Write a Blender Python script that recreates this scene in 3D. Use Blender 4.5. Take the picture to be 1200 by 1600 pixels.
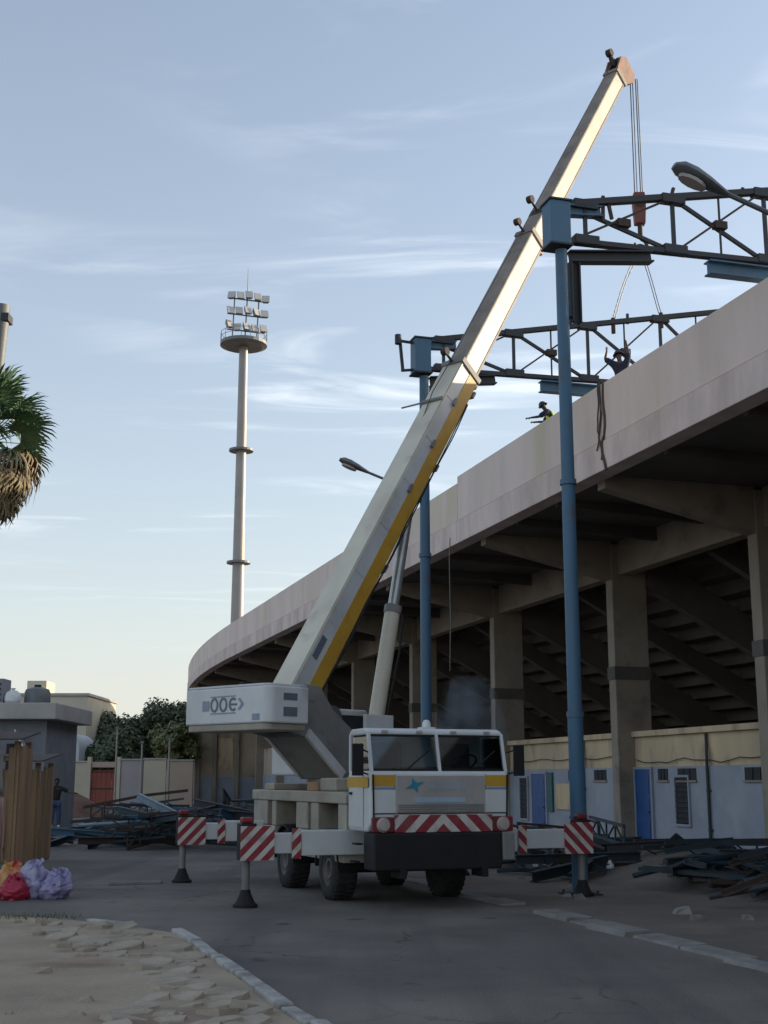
import bpy, bmesh, math, random
from mathutils import Vector, Matrix, noise
random.seed(7)
R = math.radians
scene = bpy.context.scene
for o in list(bpy.data.objects): bpy.data.objects.remove(o)
COL = scene.collection

# ------------------------------------------------------------------ camera
cam = bpy.data.cameras.new('camera'); camo = bpy.data.objects.new('camera', cam); COL.objects.link(camo)
cam.sensor_fit = 'VERTICAL'; cam.sensor_height = 36.0; cam.lens = 45.0
cam.clip_start = 0.1; cam.clip_end = 3000
camo.location = (0, 0, 2.0); camo.rotation_euler = (R(90 + 11.86), 0, 0)
scene.camera = camo
scene.render.resolution_x = 768; scene.render.resolution_y = 1024

# ------------------------------------------------------------------ sky, sun, exposure
SUN_EL, SUN_AZ = 13.0, 70.0            # azimuth clockwise from +Y
w = bpy.data.worlds.new('World'); scene.world = w; w.use_nodes = True
nt = w.node_tree; N = nt.nodes; L = nt.links
bg = N['Background']; bg.inputs[1].default_value = 0.135
sky = N.new('ShaderNodeTexSky'); sky.sky_type = 'NISHITA'; sky.sun_disc = False
sky.sun_elevation = R(SUN_EL); sky.sun_rotation = R(SUN_AZ)
sky.air_density = 1.0; sky.dust_density = 2.2; sky.ozone_density = 2.1; sky.altitude = 20
# thin cirrus over the whole sky dome
geo = N.new('ShaderNodeTexCoord'); sep = N.new('ShaderNodeSeparateXYZ')
L.new(geo.outputs['Generated'], sep.inputs[0])
def wmath(op, a, b=None, c=None):
    n = N.new('ShaderNodeMath'); n.operation = op
    for i, v in enumerate((a, b, c)):
        if v is None: continue
        if isinstance(v, (int, float)): n.inputs[i].default_value = v
        else: L.new(v, n.inputs[i])
    return n.outputs[0]
zc = wmath('MAXIMUM', sep.outputs[2], 0.06)
comb = N.new('ShaderNodeCombineXYZ')
L.new(wmath('DIVIDE', sep.outputs[0], zc), comb.inputs[0]); L.new(wmath('DIVIDE', sep.outputs[1], zc), comb.inputs[1])
mp = N.new('ShaderNodeMapping'); mp.inputs['Scale'].default_value = (1.0, 2.6, 1); mp.inputs['Rotation'].default_value = (0, 0, R(-8))
mp.inputs['Location'].default_value = (0.35, 0.8, 0)
L.new(comb.outputs[0], mp.inputs[0])
n1 = N.new('ShaderNodeTexNoise'); n1.inputs['Scale'].default_value = 1.0; n1.inputs['Detail'].default_value = 7; n1.inputs['Roughness'].default_value = 0.55; n1.inputs['Distortion'].default_value = 0.9
n2 = N.new('ShaderNodeTexNoise'); n2.inputs['Scale'].default_value = 0.55; n2.inputs['Detail'].default_value = 2
L.new(mp.outputs[0], n1.inputs['Vector']); L.new(comb.outputs[0], n2.inputs['Vector'])
r1 = N.new('ShaderNodeMapRange'); r1.inputs[1].default_value = 0.47; r1.inputs[2].default_value = 0.76; r1.interpolation_type = 'SMOOTHSTEP'
r2 = N.new('ShaderNodeMapRange'); r2.inputs[1].default_value = 0.42; r2.inputs[2].default_value = 0.62; r2.interpolation_type = 'SMOOTHSTEP'
L.new(n1.outputs[0], r1.inputs[0]); L.new(n2.outputs[0], r2.inputs[0])
lowf = N.new('ShaderNodeMapRange'); lowf.inputs[1].default_value = .07; lowf.inputs[2].default_value = .30; lowf.interpolation_type = 'SMOOTHSTEP'; L.new(sep.outputs[2], lowf.inputs[0])   # haze hides the low cloud
cf = wmath('MULTIPLY', lowf.outputs[0], wmath('MULTIPLY', wmath('MULTIPLY', r1.outputs[0], r2.outputs[0]), 0.9))
hz = N.new('ShaderNodeMix'); hz.data_type = 'RGBA'; hz.blend_type = 'MIX'
L.new(wmath('MINIMUM', wmath('DIVIDE', 0.15, wmath('ADD', sep.outputs[2], 0.18)), 0.66), hz.inputs[0])      # dust haze, thicker towards the horizon all round
L.new(sky.outputs[0], hz.inputs[6]); hz.inputs[7].default_value = (3.75, 3.72, 3.55, 1)
mx = N.new('ShaderNodeMix'); mx.data_type = 'RGBA'
L.new(cf, mx.inputs[0]); L.new(hz.outputs[2], mx.inputs[6]); mx.inputs[7].default_value = (6.0, 6.2, 6.4, 1)
L.new(mx.outputs[2], bg.inputs[0])

sd = bpy.data.lights.new('sun', 'SUN'); sd.energy = 2.9; sd.angle = R(0.6); sd.color = (1.0, 0.84, 0.64)
so = bpy.data.objects.new('sun', sd); COL.objects.link(so)
sv = Vector((math.sin(R(SUN_AZ)) * math.cos(R(SUN_EL)), math.cos(R(SUN_AZ)) * math.cos(R(SUN_EL)), math.sin(R(SUN_EL))))
so.rotation_euler = (-sv).to_track_quat('-Z', 'Y').to_euler(); so.location = (60, 20, 30)
vs = scene.view_settings
vs.view_transform = 'Standard'; vs.look = 'None'; vs.gamma = 1; vs.exposure = 0.92; vs.use_curve_mapping = False
scene.render.engine = 'CYCLES'; scene.cycles.use_denoising = True; scene.cycles.max_bounces = 6
scene.cycles.volume_bounces = 0; scene.cycles.volume_step_rate = 2.0

# ------------------------------------------------------------------ materials
MATS = {}
def mat(name, col, col2=None, rough=0.7, metal=0.0, scale=3.0, bump=0.0, stretch=(1, 1, 1), lo=0.35, hi=0.7, spots=None, detail=6, bscale=None):
    """principled surface with noise blending two base colours, optional third-colour stains and fine relief"""
    if name in MATS: return MATS[name]
    m = bpy.data.materials.new(name); m.use_nodes = True; MATS[name] = m
    t = m.node_tree; n = t.nodes; l = t.links; p = n['Principled BSDF']
    p.inputs['Roughness'].default_value = rough; p.inputs['Metallic'].default_value = metal
    if col2 is None: col2 = tuple(c * 0.78 for c in col)
    tc = n.new('ShaderNodeTexCoord'); mpn = n.new('ShaderNodeMapping'); mpn.inputs['Scale'].default_value = stretch
    l.new(tc.outputs['Object'], mpn.inputs[0])
    a = n.new('ShaderNodeTexNoise'); a.inputs['Scale'].default_value = scale; a.inputs['Detail'].default_value = detail; a.inputs['Roughness'].default_value = 0.6
    l.new(mpn.outputs[0], a.inputs['Vector'])
    rg = n.new('ShaderNodeMapRange'); rg.inputs[1].default_value = lo; rg.inputs[2].default_value = hi
    l.new(a.outputs[0], rg.inputs[0])
    mxn = n.new('ShaderNodeMix'); mxn.data_type = 'RGBA'
    l.new(rg.outputs[0], mxn.inputs[0]); mxn.inputs[6].default_value = (*col, 1); mxn.inputs[7].default_value = (*col2, 1)
    out = mxn.outputs[2]
    if spots:
        sc, sscale, slo, shi, samt = spots
        b = n.new('ShaderNodeTexNoise'); b.inputs['Scale'].default_value = sscale; b.inputs['Detail'].default_value = 8
        mp2 = n.new('ShaderNodeMapping'); mp2.inputs['Location'].default_value = (3.7, 1.3, 8.1); mp2.inputs['Scale'].default_value = stretch
        l.new(tc.outputs['Object'], mp2.inputs[0]); l.new(mp2.outputs[0], b.inputs['Vector'])
        r2_ = n.new('ShaderNodeMapRange'); r2_.inputs[1].default_value = slo; r2_.inputs[2].default_value = shi; r2_.inputs[4].default_value = samt
        l.new(b.outputs[0], r2_.inputs[0])
        m2 = n.new('ShaderNodeMix'); m2.data_type = 'RGBA'
        l.new(r2_.outputs[0], m2.inputs[0]); l.new(out, m2.inputs[6]); m2.inputs[7].default_value = (*sc, 1); out = m2.outputs[2]
    l.new(out, p.inputs['Base Color'])
    if bump:
        c = n.new('ShaderNodeTexNoise'); c.inputs['Scale'].default_value = bscale or scale * 9; c.inputs['Detail'].default_value = 6
        l.new(tc.outputs['Object'], c.inputs['Vector'])
        bp = n.new('ShaderNodeBump'); bp.inputs['Strength'].default_value = bump; bp.inputs['Distance'].default_value = 0.03
        l.new(c.outputs[0], bp.inputs['Height']); l.new(bp.outputs[0], p.inputs['Normal'])
    return m

def stripe_mat(name, ca, cb, period, duty, coefs, mirror=False):
    """diagonal painted bars from object coordinates: phase = |y|*coefs0 + z*coefs1"""
    m = bpy.data.materials.new(name); m.use_nodes = True; t = m.node_tree; n = t.nodes; l = t.links; p = n['Principled BSDF']
    p.inputs['Roughness'].default_value = 0.5
    tc = n.new('ShaderNodeTexCoord'); s = n.new('ShaderNodeSeparateXYZ'); l.new(tc.outputs['Object'], s.inputs[0])
    def mth(op, a, b=0.0):
        q = n.new('ShaderNodeMath'); q.operation = op
        for i, v in enumerate((a, b)):
            if isinstance(v, (int, float)): q.inputs[i].default_value = v
            else: l.new(v, q.inputs[i])
        return q.outputs[0]
    y = mth('ABSOLUTE', s.outputs[1]) if mirror else s.outputs[1]
    ph = mth('ADD', mth('ADD', mth('MULTIPLY', y, coefs[0]), mth('MULTIPLY', s.outputs[2], coefs[1])), 20.0 * period + (coefs[2] if len(coefs) > 2 else 0))
    f = mth('LESS_THAN', mth('FRACT', mth('DIVIDE', ph, period)), duty)
    nz = n.new('ShaderNodeTexNoise'); nz.inputs['Scale'].default_value = 5; nz.inputs['Detail'].default_value = 6; l.new(tc.outputs['Object'], nz.inputs['Vector'])
    mx = n.new('ShaderNodeMix'); mx.data_type = 'RGBA'; l.new(f, mx.inputs[0]); mx.inputs[6].default_value = (*cb, 1); mx.inputs[7].default_value = (*ca, 1)
    rg = n.new('ShaderNodeMapRange'); rg.inputs[1].default_value = .45; rg.inputs[2].default_value = .75; rg.inputs[4].default_value = .55; l.new(nz.outputs[0], rg.inputs[0])
    m2 = n.new('ShaderNodeMix'); m2.data_type = 'RGBA'; l.new(rg.outputs[0], m2.inputs[0]); l.new(mx.outputs[2], m2.inputs[6]); m2.inputs[7].default_value = (.16, .12, .1, 1)
    l.new(m2.outputs[2], p.inputs['Base Color'])
    return m

def glass_mat():
    """thin window pane: clear with a Fresnel reflection, lets light through"""
    m = bpy.data.materials.new('cab_glass'); m.use_nodes = True; t = m.node_tree; n = t.nodes; l = t.links; n.clear()
    o = n.new('ShaderNodeOutputMaterial'); tr = n.new('ShaderNodeBsdfTransparent'); tr.inputs[0].default_value = (.72, .80, .82, 1)
    g = n.new('ShaderNodeBsdfGlossy'); g.inputs['Roughness'].default_value = .04; f = n.new('ShaderNodeFresnel'); f.inputs[0].default_value = 1.75
    mx = n.new('ShaderNodeMixShader'); l.new(f.outputs[0], mx.inputs[0]); l.new(tr.outputs[0], mx.inputs[1]); l.new(g.outputs[0], mx.inputs[2]); l.new(mx.outputs[0], o.inputs[0])
    return m

M = dict(
    asphalt=mat('asphalt', (.155, .137, .118), (.105, .094, .082), .9, scale=.45, bump=.5, bscale=40, spots=((.25, .215, .175), .33, .49, .70, .7)),
    dirt=mat('dirt', (.175, .138, .11), (.11, .09, .074), .95, scale=.5, bump=.6, bscale=14, spots=((.19, .175, .155), .9, .52, .7, .7)),
    pave=mat('pavement_screed', (.40, .315, .225), (.28, .22, .155), .95, scale=1.1, bump=.5, bscale=22, spots=((.17, .085, .055), .42, .60, .70, .75)),
    stone=mat('paving_stone', (.43, .355, .27), (.28, .23, .17), .9, scale=2.2, bump=.6, bscale=18),
    kerb=mat('kerb_stone', (.42, .40, .37), (.20, .185, .165), .9, scale=2.4, bump=.5, bscale=20, lo=.4, hi=.65),
    gutter=mat('gutter_concrete', (.27, .255, .235), (.15, .14, .125), .95, scale=1.3, bump=.6, bscale=15),
    parapet=mat('parapet_render', (.82, .665, .59), (.67, .545, .475), .85, scale=.6, bump=.25, bscale=7, stretch=(1.1, 1.1, .3), lo=.40, hi=.72, spots=((.66, .58, .37), .45, .54, .68, .6)),
    ledge=mat('ledge_render', (.80, .645, .585), (.54, .43, .38), .85, scale=1.1, bump=.25, bscale=7, stretch=(1, 1, .3)),
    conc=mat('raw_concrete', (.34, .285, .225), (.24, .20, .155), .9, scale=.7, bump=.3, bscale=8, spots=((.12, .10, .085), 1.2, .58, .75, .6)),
    conc_in=mat('shaded_terrace_concrete', (.135, .115, .095), (.085, .072, .06), .95, scale=.5, bump=.2, bscale=8),  # dimmed copy of the raw concrete; shade inside the bays put into the colour
    conc_dark=mat('shade_dark_concrete', (.13, .115, .10), (.08, .072, .065), .9, scale=.5, bump=.3, bscale=8),  # darker concrete copy; gloom around the deck underside put into the colour
    cream=mat('cream_wall', (.66, .50, .31), (.46, .355, .24), .85, scale=.7, spots=((.24, .19, .15), 1.3, .52, .68, .75), stretch=(1, 1, .5)),
    dado=mat('blue_grey_dado', (.34, .36, .41), (.27, .285, .33), .8, scale=.8, spots=((.42, .42, .43), .9, .55, .7, .6)),
    beige=mat('beige_wall', (.50, .41, .32), (.38, .30, .22), .85, scale=.6, spots=((.18, .11, .08), .5, .56, .68, .8)),
    door=mat('blue_door', (.02, .09, .27), (.015, .06, .18), .5, scale=2),
    dark=mat('opening_gloom', (.02, .022, .028), (.012, .013, .018), .7),  # near-black window sheets; shade of the recess put into the colour
    bluesteel=mat('blue_paint_steel', (.055, .15, .25), (.075, .135, .19), .55, scale=1.4, spots=((.10, .075, .055), 2.2, .6, .75, .7), stretch=(1, 1, .5)),
    greysteel=mat('weathered_steel', (.032, .042, .055), (.036, .032, .030), .65, scale=2.0, bump=.1),
    tealsteel=mat('teal_scrap_steel', (.022, .05, .066), (.032, .03, .03), .6, scale=2.0, bump=.1),
    paleblue=mat('pale_blue_steel', (.26, .34, .40), (.17, .22, .26), .6, scale=2.0),
    rust=mat('rusted_steel', (.075, .045, .034), (.042, .032, .027), .8, scale=3.0, bump=.2),
    white=mat('crane_white', (.66, .665, .66), (.53, .53, .51), .42, scale=1.2, spots=((.26, .20, .14), 1.7, .62, .8, .5), stretch=(1, 1, .6)),
    boomcream=mat('boom_cream', (.68, .62, .50), (.55, .49, .38), .45, scale=1.0, spots=((.24, .17, .11), 2.0, .6, .78, .5)),
    boomgrey=mat('boom_pale_grey', (.60, .61, .62), (.47, .47, .46), .45, scale=1.0, spots=((.25, .2, .15), 2.0, .62, .8, .5)),  # grey of the boom's shaded lower part put into the paint
    boombrown=mat('boom_top_shade', (.32, .27, .22), (.17, .135, .11), .6, scale=1.4, bump=.1),  # brown of the boom's shaded top put into the colour; rails and collars too
    yellow=mat('crane_yellow', (.60, .335, .035), (.47, .25, .03), .5, scale=1.5, spots=((.2, .12, .05), 2.0, .6, .8, .6)),
    tan=mat('carrier_tan', (.40, .36, .29), (.29, .255, .205), .6, scale=1.5, spots=((.12, .09, .07), 1.8, .56, .75, .6)),
    frame=mat('turret_grey', (.25, .245, .23), (.165, .16, .15), .6, scale=1.2, spots=((.09, .075, .06), 2, .58, .75, .6)),
    black=mat('black_paint', (.007, .007, .009), (.012, .011, .01), .75),
    rubber=mat('tyre_rubber', (.022, .022, .024), (.04, .037, .033), .85, scale=5, bump=.3),
    rim=mat('rim_grey', (.20, .19, .175), (.11, .10, .09), .6, scale=4),
    chrome=mat('cylinder_rod', (.50, .50, .48), (.40, .38, .35), .3, metal=.6, scale=3),
    redp=mat('red_paint', (.22, .022, .032), (.12, .02, .025), .5),
    lamp=mat('lamp_lens', (.5, .42, .38), (.4, .33, .3), .2),
    lampgrey=mat('lamp_housing', (.17, .18, .18), (.12, .125, .13), .55, scale=3),
    teal=mat('emblem_teal', (.03, .24, .36), (.03, .2, .3), .5),
    plate=mat('number_plate', (.40, .50, .60), (.34, .42, .5), .4),
    decal=mat('decal_ink', (.10, .12, .16), (.16, .17, .2), .5),
    decalgrey=mat('decal_blue_grey', (.22, .27, .34), (.27, .31, .37), .5),
    seat=mat('cab_interior', (.07, .07, .075), (.045, .045, .05), .8),
    glass=glass_mat(),
    rope=mat('wire_rope', (.16, .15, .145), (.10, .095, .09), .5, metal=.3),
    manila=mat('brown_rope', (.11, .09, .075), (.07, .06, .05), .9),
    skin=mat('skin', (.09, .05, .035), (.07, .04, .028), .55),
    navy=mat('navy_cloth', (.012, .016, .035), (.02, .024, .045), .9),
    blackcloth=mat('black_cloth', (.015, .015, .017), (.025, .024, .024), .9),
    denim=mat('denim', (.05, .08, .16), (.035, .055, .11), .9),
    paleshirt=mat('pale_cloth', (.55, .56, .55), (.45, .46, .46), .9),
    hivis=mat('hivis_cloth', (.45, .70, .05), (.38, .6, .05), .8),
    helmet=mat('navy_helmet', (.015, .025, .05), (.012, .02, .04), .35),
    hair=mat('hair', (.012, .010, .009), (.02, .016, .014), .8),
    bark=mat('bark', (.10, .075, .055), (.06, .045, .035), .95, scale=4, bump=.6),
    palmbark=mat('palm_bark', (.16, .125, .095), (.10, .08, .06), .95, scale=5, bump=.6),
    leaf=mat('leaf_green', (.115, .145, .075), (.065, .09, .048), .6, scale=.6),
    leaf2=mat('leaf_olive', (.17, .18, .07), (.10, .12, .045), .6, scale=.6),
    frond=mat('frond_green', (.11, .19, .085), (.065, .125, .06), .5, scale=1.2),
    frond_dry=mat('frond_dry', (.34, .27, .155), (.22, .17, .095), .8, scale=1.2),
    wood=mat('weathered_plank', (.34, .215, .115), (.19, .125, .07), .9, scale=3, stretch=(1, 1, .15), bump=.3),
    wood2=mat('reddish_plank', (.45, .26, .155), (.28, .17, .105), .9, scale=3, stretch=(1, 1, .15), bump=.3),
    pinkcloth=mat('faded_pink_cloth', (.36, .22, .19), (.27, .18, .16), .95, scale=2),
    greycloth=mat('faded_grey_cloth', (.30, .28, .27), (.22, .2, .19), .95, scale=2),
    kioskwall=mat('kiosk_grey', (.25, .26, .29), (.185, .19, .21), .85, scale=1),
    slab=mat('kiosk_slab', (.47, .445, .41), (.36, .34, .31), .85, scale=1),
    bcream=mat('building_cream', (.62, .56, .43), (.53, .48, .37), .85, scale=.3),
    bpale=mat('shed_pale', (.58, .60, .60), (.5, .51, .51), .8, scale=.4),
    gate=mat('gate_red', (.30, .07, .045), (.22, .055, .035), .6, scale=1),
    wlav=mat('wall_lavender', (.42, .38, .37), (.36, .32, .31), .85, scale=.5),
    wcream=mat('wall_cream', (.58, .51, .39), (.48, .42, .32), .85, scale=.5),
    wpink=mat('wall_pinkish', (.48, .37, .29), (.4, .31, .25), .85, scale=.5),
    redearth=mat('red_earth', (.20, .10, .065), (.13, .075, .05), .95, scale=1, bump=.6, bscale=8),
    bagred=mat('bag_red', (.42, .02, .05), (.30, .015, .04), .35, scale=3),
    bagyel=mat('bag_yellow', (.52, .33, .10), (.50, .05, .04), .5, scale=4, lo=.42, hi=.6),
    bagpur=mat('bag_purple', (.22, .18, .34), (.34, .32, .46), .4, scale=5, lo=.42, hi=.6),
    baglav=mat('bag_lavender', (.36, .34, .46), (.24, .2, .36), .4, scale=5, lo=.42, hi=.6),
    plastic=mat('white_plastic', (.70, .70, .68), (.6, .6, .58), .4),
    galv=mat('galvanised_mast', (.36, .325, .30), (.29, .265, .245), .45, metal=.2, scale=.5),
    floodm=mat('floodlight_body', (.20, .205, .21), (.15, .155, .16), .5),
    floodg=mat('floodlight_lens', (.55, .54, .50), (.5, .48, .45), .15),
)
def wear(m):
    t = m.node_tree; n = t.nodes; l = t.links; p = n['Principled BSDF']; src = p.inputs['Base Color'].links[0].from_socket
    tc = n.new('ShaderNodeTexCoord')
    wn = n.new('ShaderNodeTexNoise'); wn.inputs['Scale'].default_value = 1.1; wn.inputs['Detail'].default_value = 4; l.new(tc.outputs['Object'], wn.inputs['Vector'])
    ad = n.new('ShaderNodeVectorMath'); ad.operation = 'MULTIPLY_ADD'; ad.inputs[1].default_value = (1.3, 1.3, 0); l.new(wn.outputs['Color'], ad.inputs[0]); l.new(tc.outputs['Object'], ad.inputs[2])
    vo = n.new('ShaderNodeTexVoronoi'); vo.feature = 'DISTANCE_TO_EDGE'; vo.inputs['Scale'].default_value = .42; l.new(ad.outputs[0], vo.inputs['Vector'])
    r = n.new('ShaderNodeMapRange'); r.inputs[1].default_value = .0; r.inputs[2].default_value = .012; r.inputs[3].default_value = .75; r.inputs[4].default_value = 0; l.new(vo.outputs['Distance'], r.inputs[0])
    gate_ = n.new('ShaderNodeTexNoise'); gate_.inputs['Scale'].default_value = .22; l.new(tc.outputs['Object'], gate_.inputs['Vector'])
    r2 = n.new('ShaderNodeMapRange'); r2.inputs[1].default_value = .46; r2.inputs[2].default_value = .56; l.new(gate_.outputs[0], r2.inputs[0])
    mu = n.new('ShaderNodeMath'); mu.operation = 'MULTIPLY'; l.new(r.outputs[0], mu.inputs[0]); l.new(r2.outputs[0], mu.inputs[1])
    m1 = n.new('ShaderNodeMix'); m1.data_type = 'RGBA'; l.new(mu.outputs[0], m1.inputs[0]); l.new(src, m1.inputs[6]); m1.inputs[7].default_value = (.03, .028, .026, 1)
    mp = n.new('ShaderNodeMapping'); mp.inputs['Rotation'].default_value = (0, 0, R(-17)); mp.inputs['Scale'].default_value = (1.5, .06, 1); l.new(tc.outputs['Object'], mp.inputs[0])
    st_ = n.new('ShaderNodeTexNoise'); st_.inputs['Scale'].default_value = 1.0; st_.inputs['Detail'].default_value = 5; l.new(mp.outputs[0], st_.inputs['Vector'])
    r3 = n.new('ShaderNodeMapRange'); r3.inputs[1].default_value = .5; r3.inputs[2].default_value = .72; r3.inputs[4].default_value = .55; l.new(st_.outputs[0], r3.inputs[0])
    m2 = n.new('ShaderNodeMix'); m2.data_type = 'RGBA'; l.new(r3.outputs[0], m2.inputs[0]); l.new(m1.outputs[2], m2.inputs[6]); m2.inputs[7].default_value = (.075, .07, .064, 1)
    oi = n.new('ShaderNodeTexNoise'); oi.inputs['Scale'].default_value = 1.6; oi.inputs['Detail'].default_value = 3; l.new(tc.outputs['Object'], oi.inputs['Vector'])
    r4 = n.new('ShaderNodeMapRange'); r4.inputs[1].default_value = .66; r4.inputs[2].default_value = .73; r4.inputs[4].default_value = .7; l.new(oi.outputs[0], r4.inputs[0])
    m3 = n.new('ShaderNodeMix'); m3.data_type = 'RGBA'; l.new(r4.outputs[0], m3.inputs[0]); l.new(m2.outputs[2], m3.inputs[6]); m3.inputs[7].default_value = (.035, .032, .03, 1)
    l.new(m3.outputs[2], p.inputs['Base Color'])
wear(M['asphalt'])
M['bumperstripe'] = stripe_mat('bumper_chevrons', (.27, .022, .038), (.62, .57, .51), .36, .54, (1.0, 1.0, -.06), True)
M['endstripe'] = stripe_mat('outrigger_stripes_a', (.29, .022, .038), (.62, .57, .51), .25, .55, (-1.0, 1.0))
M['endstripe2'] = stripe_mat('outrigger_stripes_b', (.29, .022, .038), (.62, .57, .51), .25, .55, (1.0, 1.0))

# ------------------------------------------------------------------ building helpers
ROOT = {}
def tag(o, label=None, cat=None, group=None, kind=None):
    if label: o['label'] = label
    if cat: o['category'] = cat
    if group: o['group'] = group
    if kind: o['kind'] = kind
    return o
def thing(name, label, cat, loc=(0, 0, 0), rotz=0.0, group=None):
    o = bpy.data.objects.new(name, None); COL.objects.link(o)
    o.location = loc; o.rotation_euler = (0, 0, rotz); o.empty_display_size = .3
    ROOT[o] = Matrix.Translation(Vector(loc)) @ Matrix.Rotation(rotz, 4, 'Z')
    return tag(o, label, cat, group)

class MB:
    def __init__(s, M=None): s.v = []; s.f = []; s.M = M or Matrix.Identity(4); s.smooth = False
    def add(s, pts, faces):
        b = len(s.v); s.v += [s.M @ Vector(p) for p in pts]; s.f += [tuple(b + i for i in f) for f in faces]; return s
    def hexa(s, p):
        return s.add(p, [(0, 3, 2, 1), (4, 5, 6, 7), (0, 1, 5, 4), (1, 2, 6, 5), (2, 3, 7, 6), (3, 0, 4, 7)])
    def box(s, x0, x1, y0, y1, z0, z1):
        return s.hexa([(x0, y0, z0), (x1, y0, z0), (x1, y1, z0), (x0, y1, z0), (x0, y0, z1), (x1, y0, z1), (x1, y1, z1), (x0, y1, z1)])
    def beam(s, a, b, wd, h, up=(0, 0, 1)):
        a = Vector(a); b = Vector(b); d = (b - a).normalized(); u = Vector(up); sd = d.cross(u)
        if sd.length < 1e-4: sd = d.cross(Vector((1, 0, 0)))
        sd.normalize(); u = sd.cross(d).normalized(); sd *= wd / 2; u *= h / 2
        return s.hexa([a - sd - u, a + sd - u, b + sd - u, b - sd - u, a - sd + u, a + sd + u, b + sd + u, b - sd + u])
    def ibeam(s, a, b, wd, h, up=(0, 0, 1), t=.025):
        a = Vector(a); b = Vector(b); d = (b - a).normalized(); u = Vector(up); sd = d.cross(u)
        if sd.length < 1e-3: sd = d.cross(Vector((1, 0, 0)))
        sd.normalize(); u = sd.cross(d).normalized()
        s.beam(a + u * (h / 2 - t / 2), b + u * (h / 2 - t / 2), wd, t, u); s.beam(a - u * (h / 2 - t / 2), b - u * (h / 2 - t / 2), wd, t, u)
        return s.beam(a, b, t, h - 2 * t, u)
    def tube(s, a, b, r0, r1=None, n=10, cap=True):
        r1 = r0 if r1 is None else r1
        a = Vector(a); b = Vector(b); d = (b - a).normalized(); x = d.orthogonal().normalized(); y = d.cross(x)
        pts = []
        for c, r in ((a, r0), (b, r1)):
            for i in range(n):
                t = 2 * math.pi * i / n; pts.append(c + (x * math.cos(t) + y * math.sin(t)) * r)
        fs = [(i, (i + 1) % n, n + (i + 1) % n, n + i) for i in range(n)]
        if cap: fs += [tuple(range(n - 1, -1, -1)), tuple(range(n, 2 * n))]
        return s.add(pts, fs)
    def path(s, pts, rs, n=8):
        pts = [Vector(p) for p in pts]
        if isinstance(rs, (int, float)): rs = [rs] * len(pts)
        ring = []; x = None
        for i, p in enumerate(pts):
            d = (pts[min(i + 1, len(pts) - 1)] - pts[max(i - 1, 0)]).normalized()
            x = d.orthogonal().normalized() if x is None else (x - d * x.dot(d)).normalized()
            y = d.cross(x)
            ring += [p + (x * math.cos(2 * math.pi * k / n) + y * math.sin(2 * math.pi * k / n)) * rs[i] for k in range(n)]
        fs = []
        for i in range(len(pts) - 1):
            for k in range(n): fs.append((i * n + k, i * n + (k + 1) % n, (i + 1) * n + (k + 1) % n, (i + 1) * n + k))
        fs += [tuple(range(n - 1, -1, -1)), tuple(range((len(pts) - 1) * n, len(pts) * n))]
        return s.add(ring, fs)
    def lathe(s, prof, n=20, axis_M=None):
        Mx = axis_M or Matrix.Identity(4); pts = []; k = len(prof)
        for i in range(n):
            t = 2 * math.pi * i / n
            for r, z in prof: pts.append(Mx @ Vector((r * math.cos(t), r * math.sin(t), z)))
        fs = []
        for i in range(n):
            j = (i + 1) % n
            for q in range(k - 1): fs.append((i * k + q, j * k + q, j * k + q + 1, i * k + q + 1))
        return s.add(pts, fs)
    def prism(s, poly, fn, a, b):
        """2-D polygon swept from a to b: fn(p, q, c) gives the 3-D point"""
        n = len(poly); pts = [fn(p, q, a) for p, q in poly] + [fn(p, q, b) for p, q in poly]
        return s.add(pts, [tuple(range(n - 1, -1, -1)), tuple(range(n, 2 * n))] + [(i, (i + 1) % n, n + (i + 1) % n, n + i) for i in range(n)])
    def build(s, name, material, parent=None, bev=0.0, seg=2, smooth=None):
        me = bpy.data.meshes.new(name)
        inv = None
        if parent is not None:
            p = parent
            while p.parent is not None: p = p.parent
            inv = ROOT.get(p, Matrix.Identity(4)).inverted()
        vs_ = [inv @ v for v in s.v] if inv is not None else s.v
        me.from_pydata([tuple(v) for v in vs_], [], s.f); me.update()
        bm = bmesh.new(); bm.from_mesh(me); bmesh.ops.recalc_face_normals(bm, faces=bm.faces); bm.to_mesh(me); bm.free()
        if smooth if smooth is not None else s.smooth:
            for p_ in me.polygons: p_.use_smooth = True
            try: me.set_sharp_from_angle(angle=R(40))
            except Exception: pass
        me.materials.append(material)
        o = bpy.data.objects.new(name, me); COL.objects.link(o)
        if parent is not None: o.parent = parent
        if bev:
            b = o.modifiers.new('bevel', 'BEVEL'); b.width = bev; b.segments = seg; b.limit_method = 'ANGLE'; b.angle_limit = R(40)
        return o

# stand coordinates: t along the stand (from the near blue pole), w across it (inwards), z up
_P = []; _t = -70.0
_x, _y, _h = 3.53 + 70 * math.sin(R(17)), 23.9 - 70 * math.cos(R(17)), R(17)
while _t < 200:
    _P.append((_t, _x, _y, _h)); _x -= .5 * math.sin(_h); _y += .5 * math.cos(_h); _t += .5
    if _t > 92: _h -= .5 / 22.0
    elif _t > 58: _h -= .5 / 250.0
def S(t, w_, z):
    i = max(0, min(len(_P) - 2, int((t + 70) / .5))); f = (t - _P[i][0]) / .5
    a, b = _P[i], _P[i + 1]; x = a[1] + (b[1] - a[1]) * f; y = a[2] + (b[2] - a[2]) * f; h = a[3] + (b[3] - a[3]) * f
    return Vector((x + math.cos(h) * w_, y + math.sin(h) * w_, z))
def sbox(mb, t0, t1, w0, w1, z0, z1, step=None):
    n = max(1, math.ceil((t1 - t0) / step)) if step else 1
    ts = [t0 + (t1 - t0) * i / n for i in range(n + 1)]; poly = [(w0, z0), (w1, z0), (w1, z1), (w0, z1)]
    return ssweep(mb, ts, poly)
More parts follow.
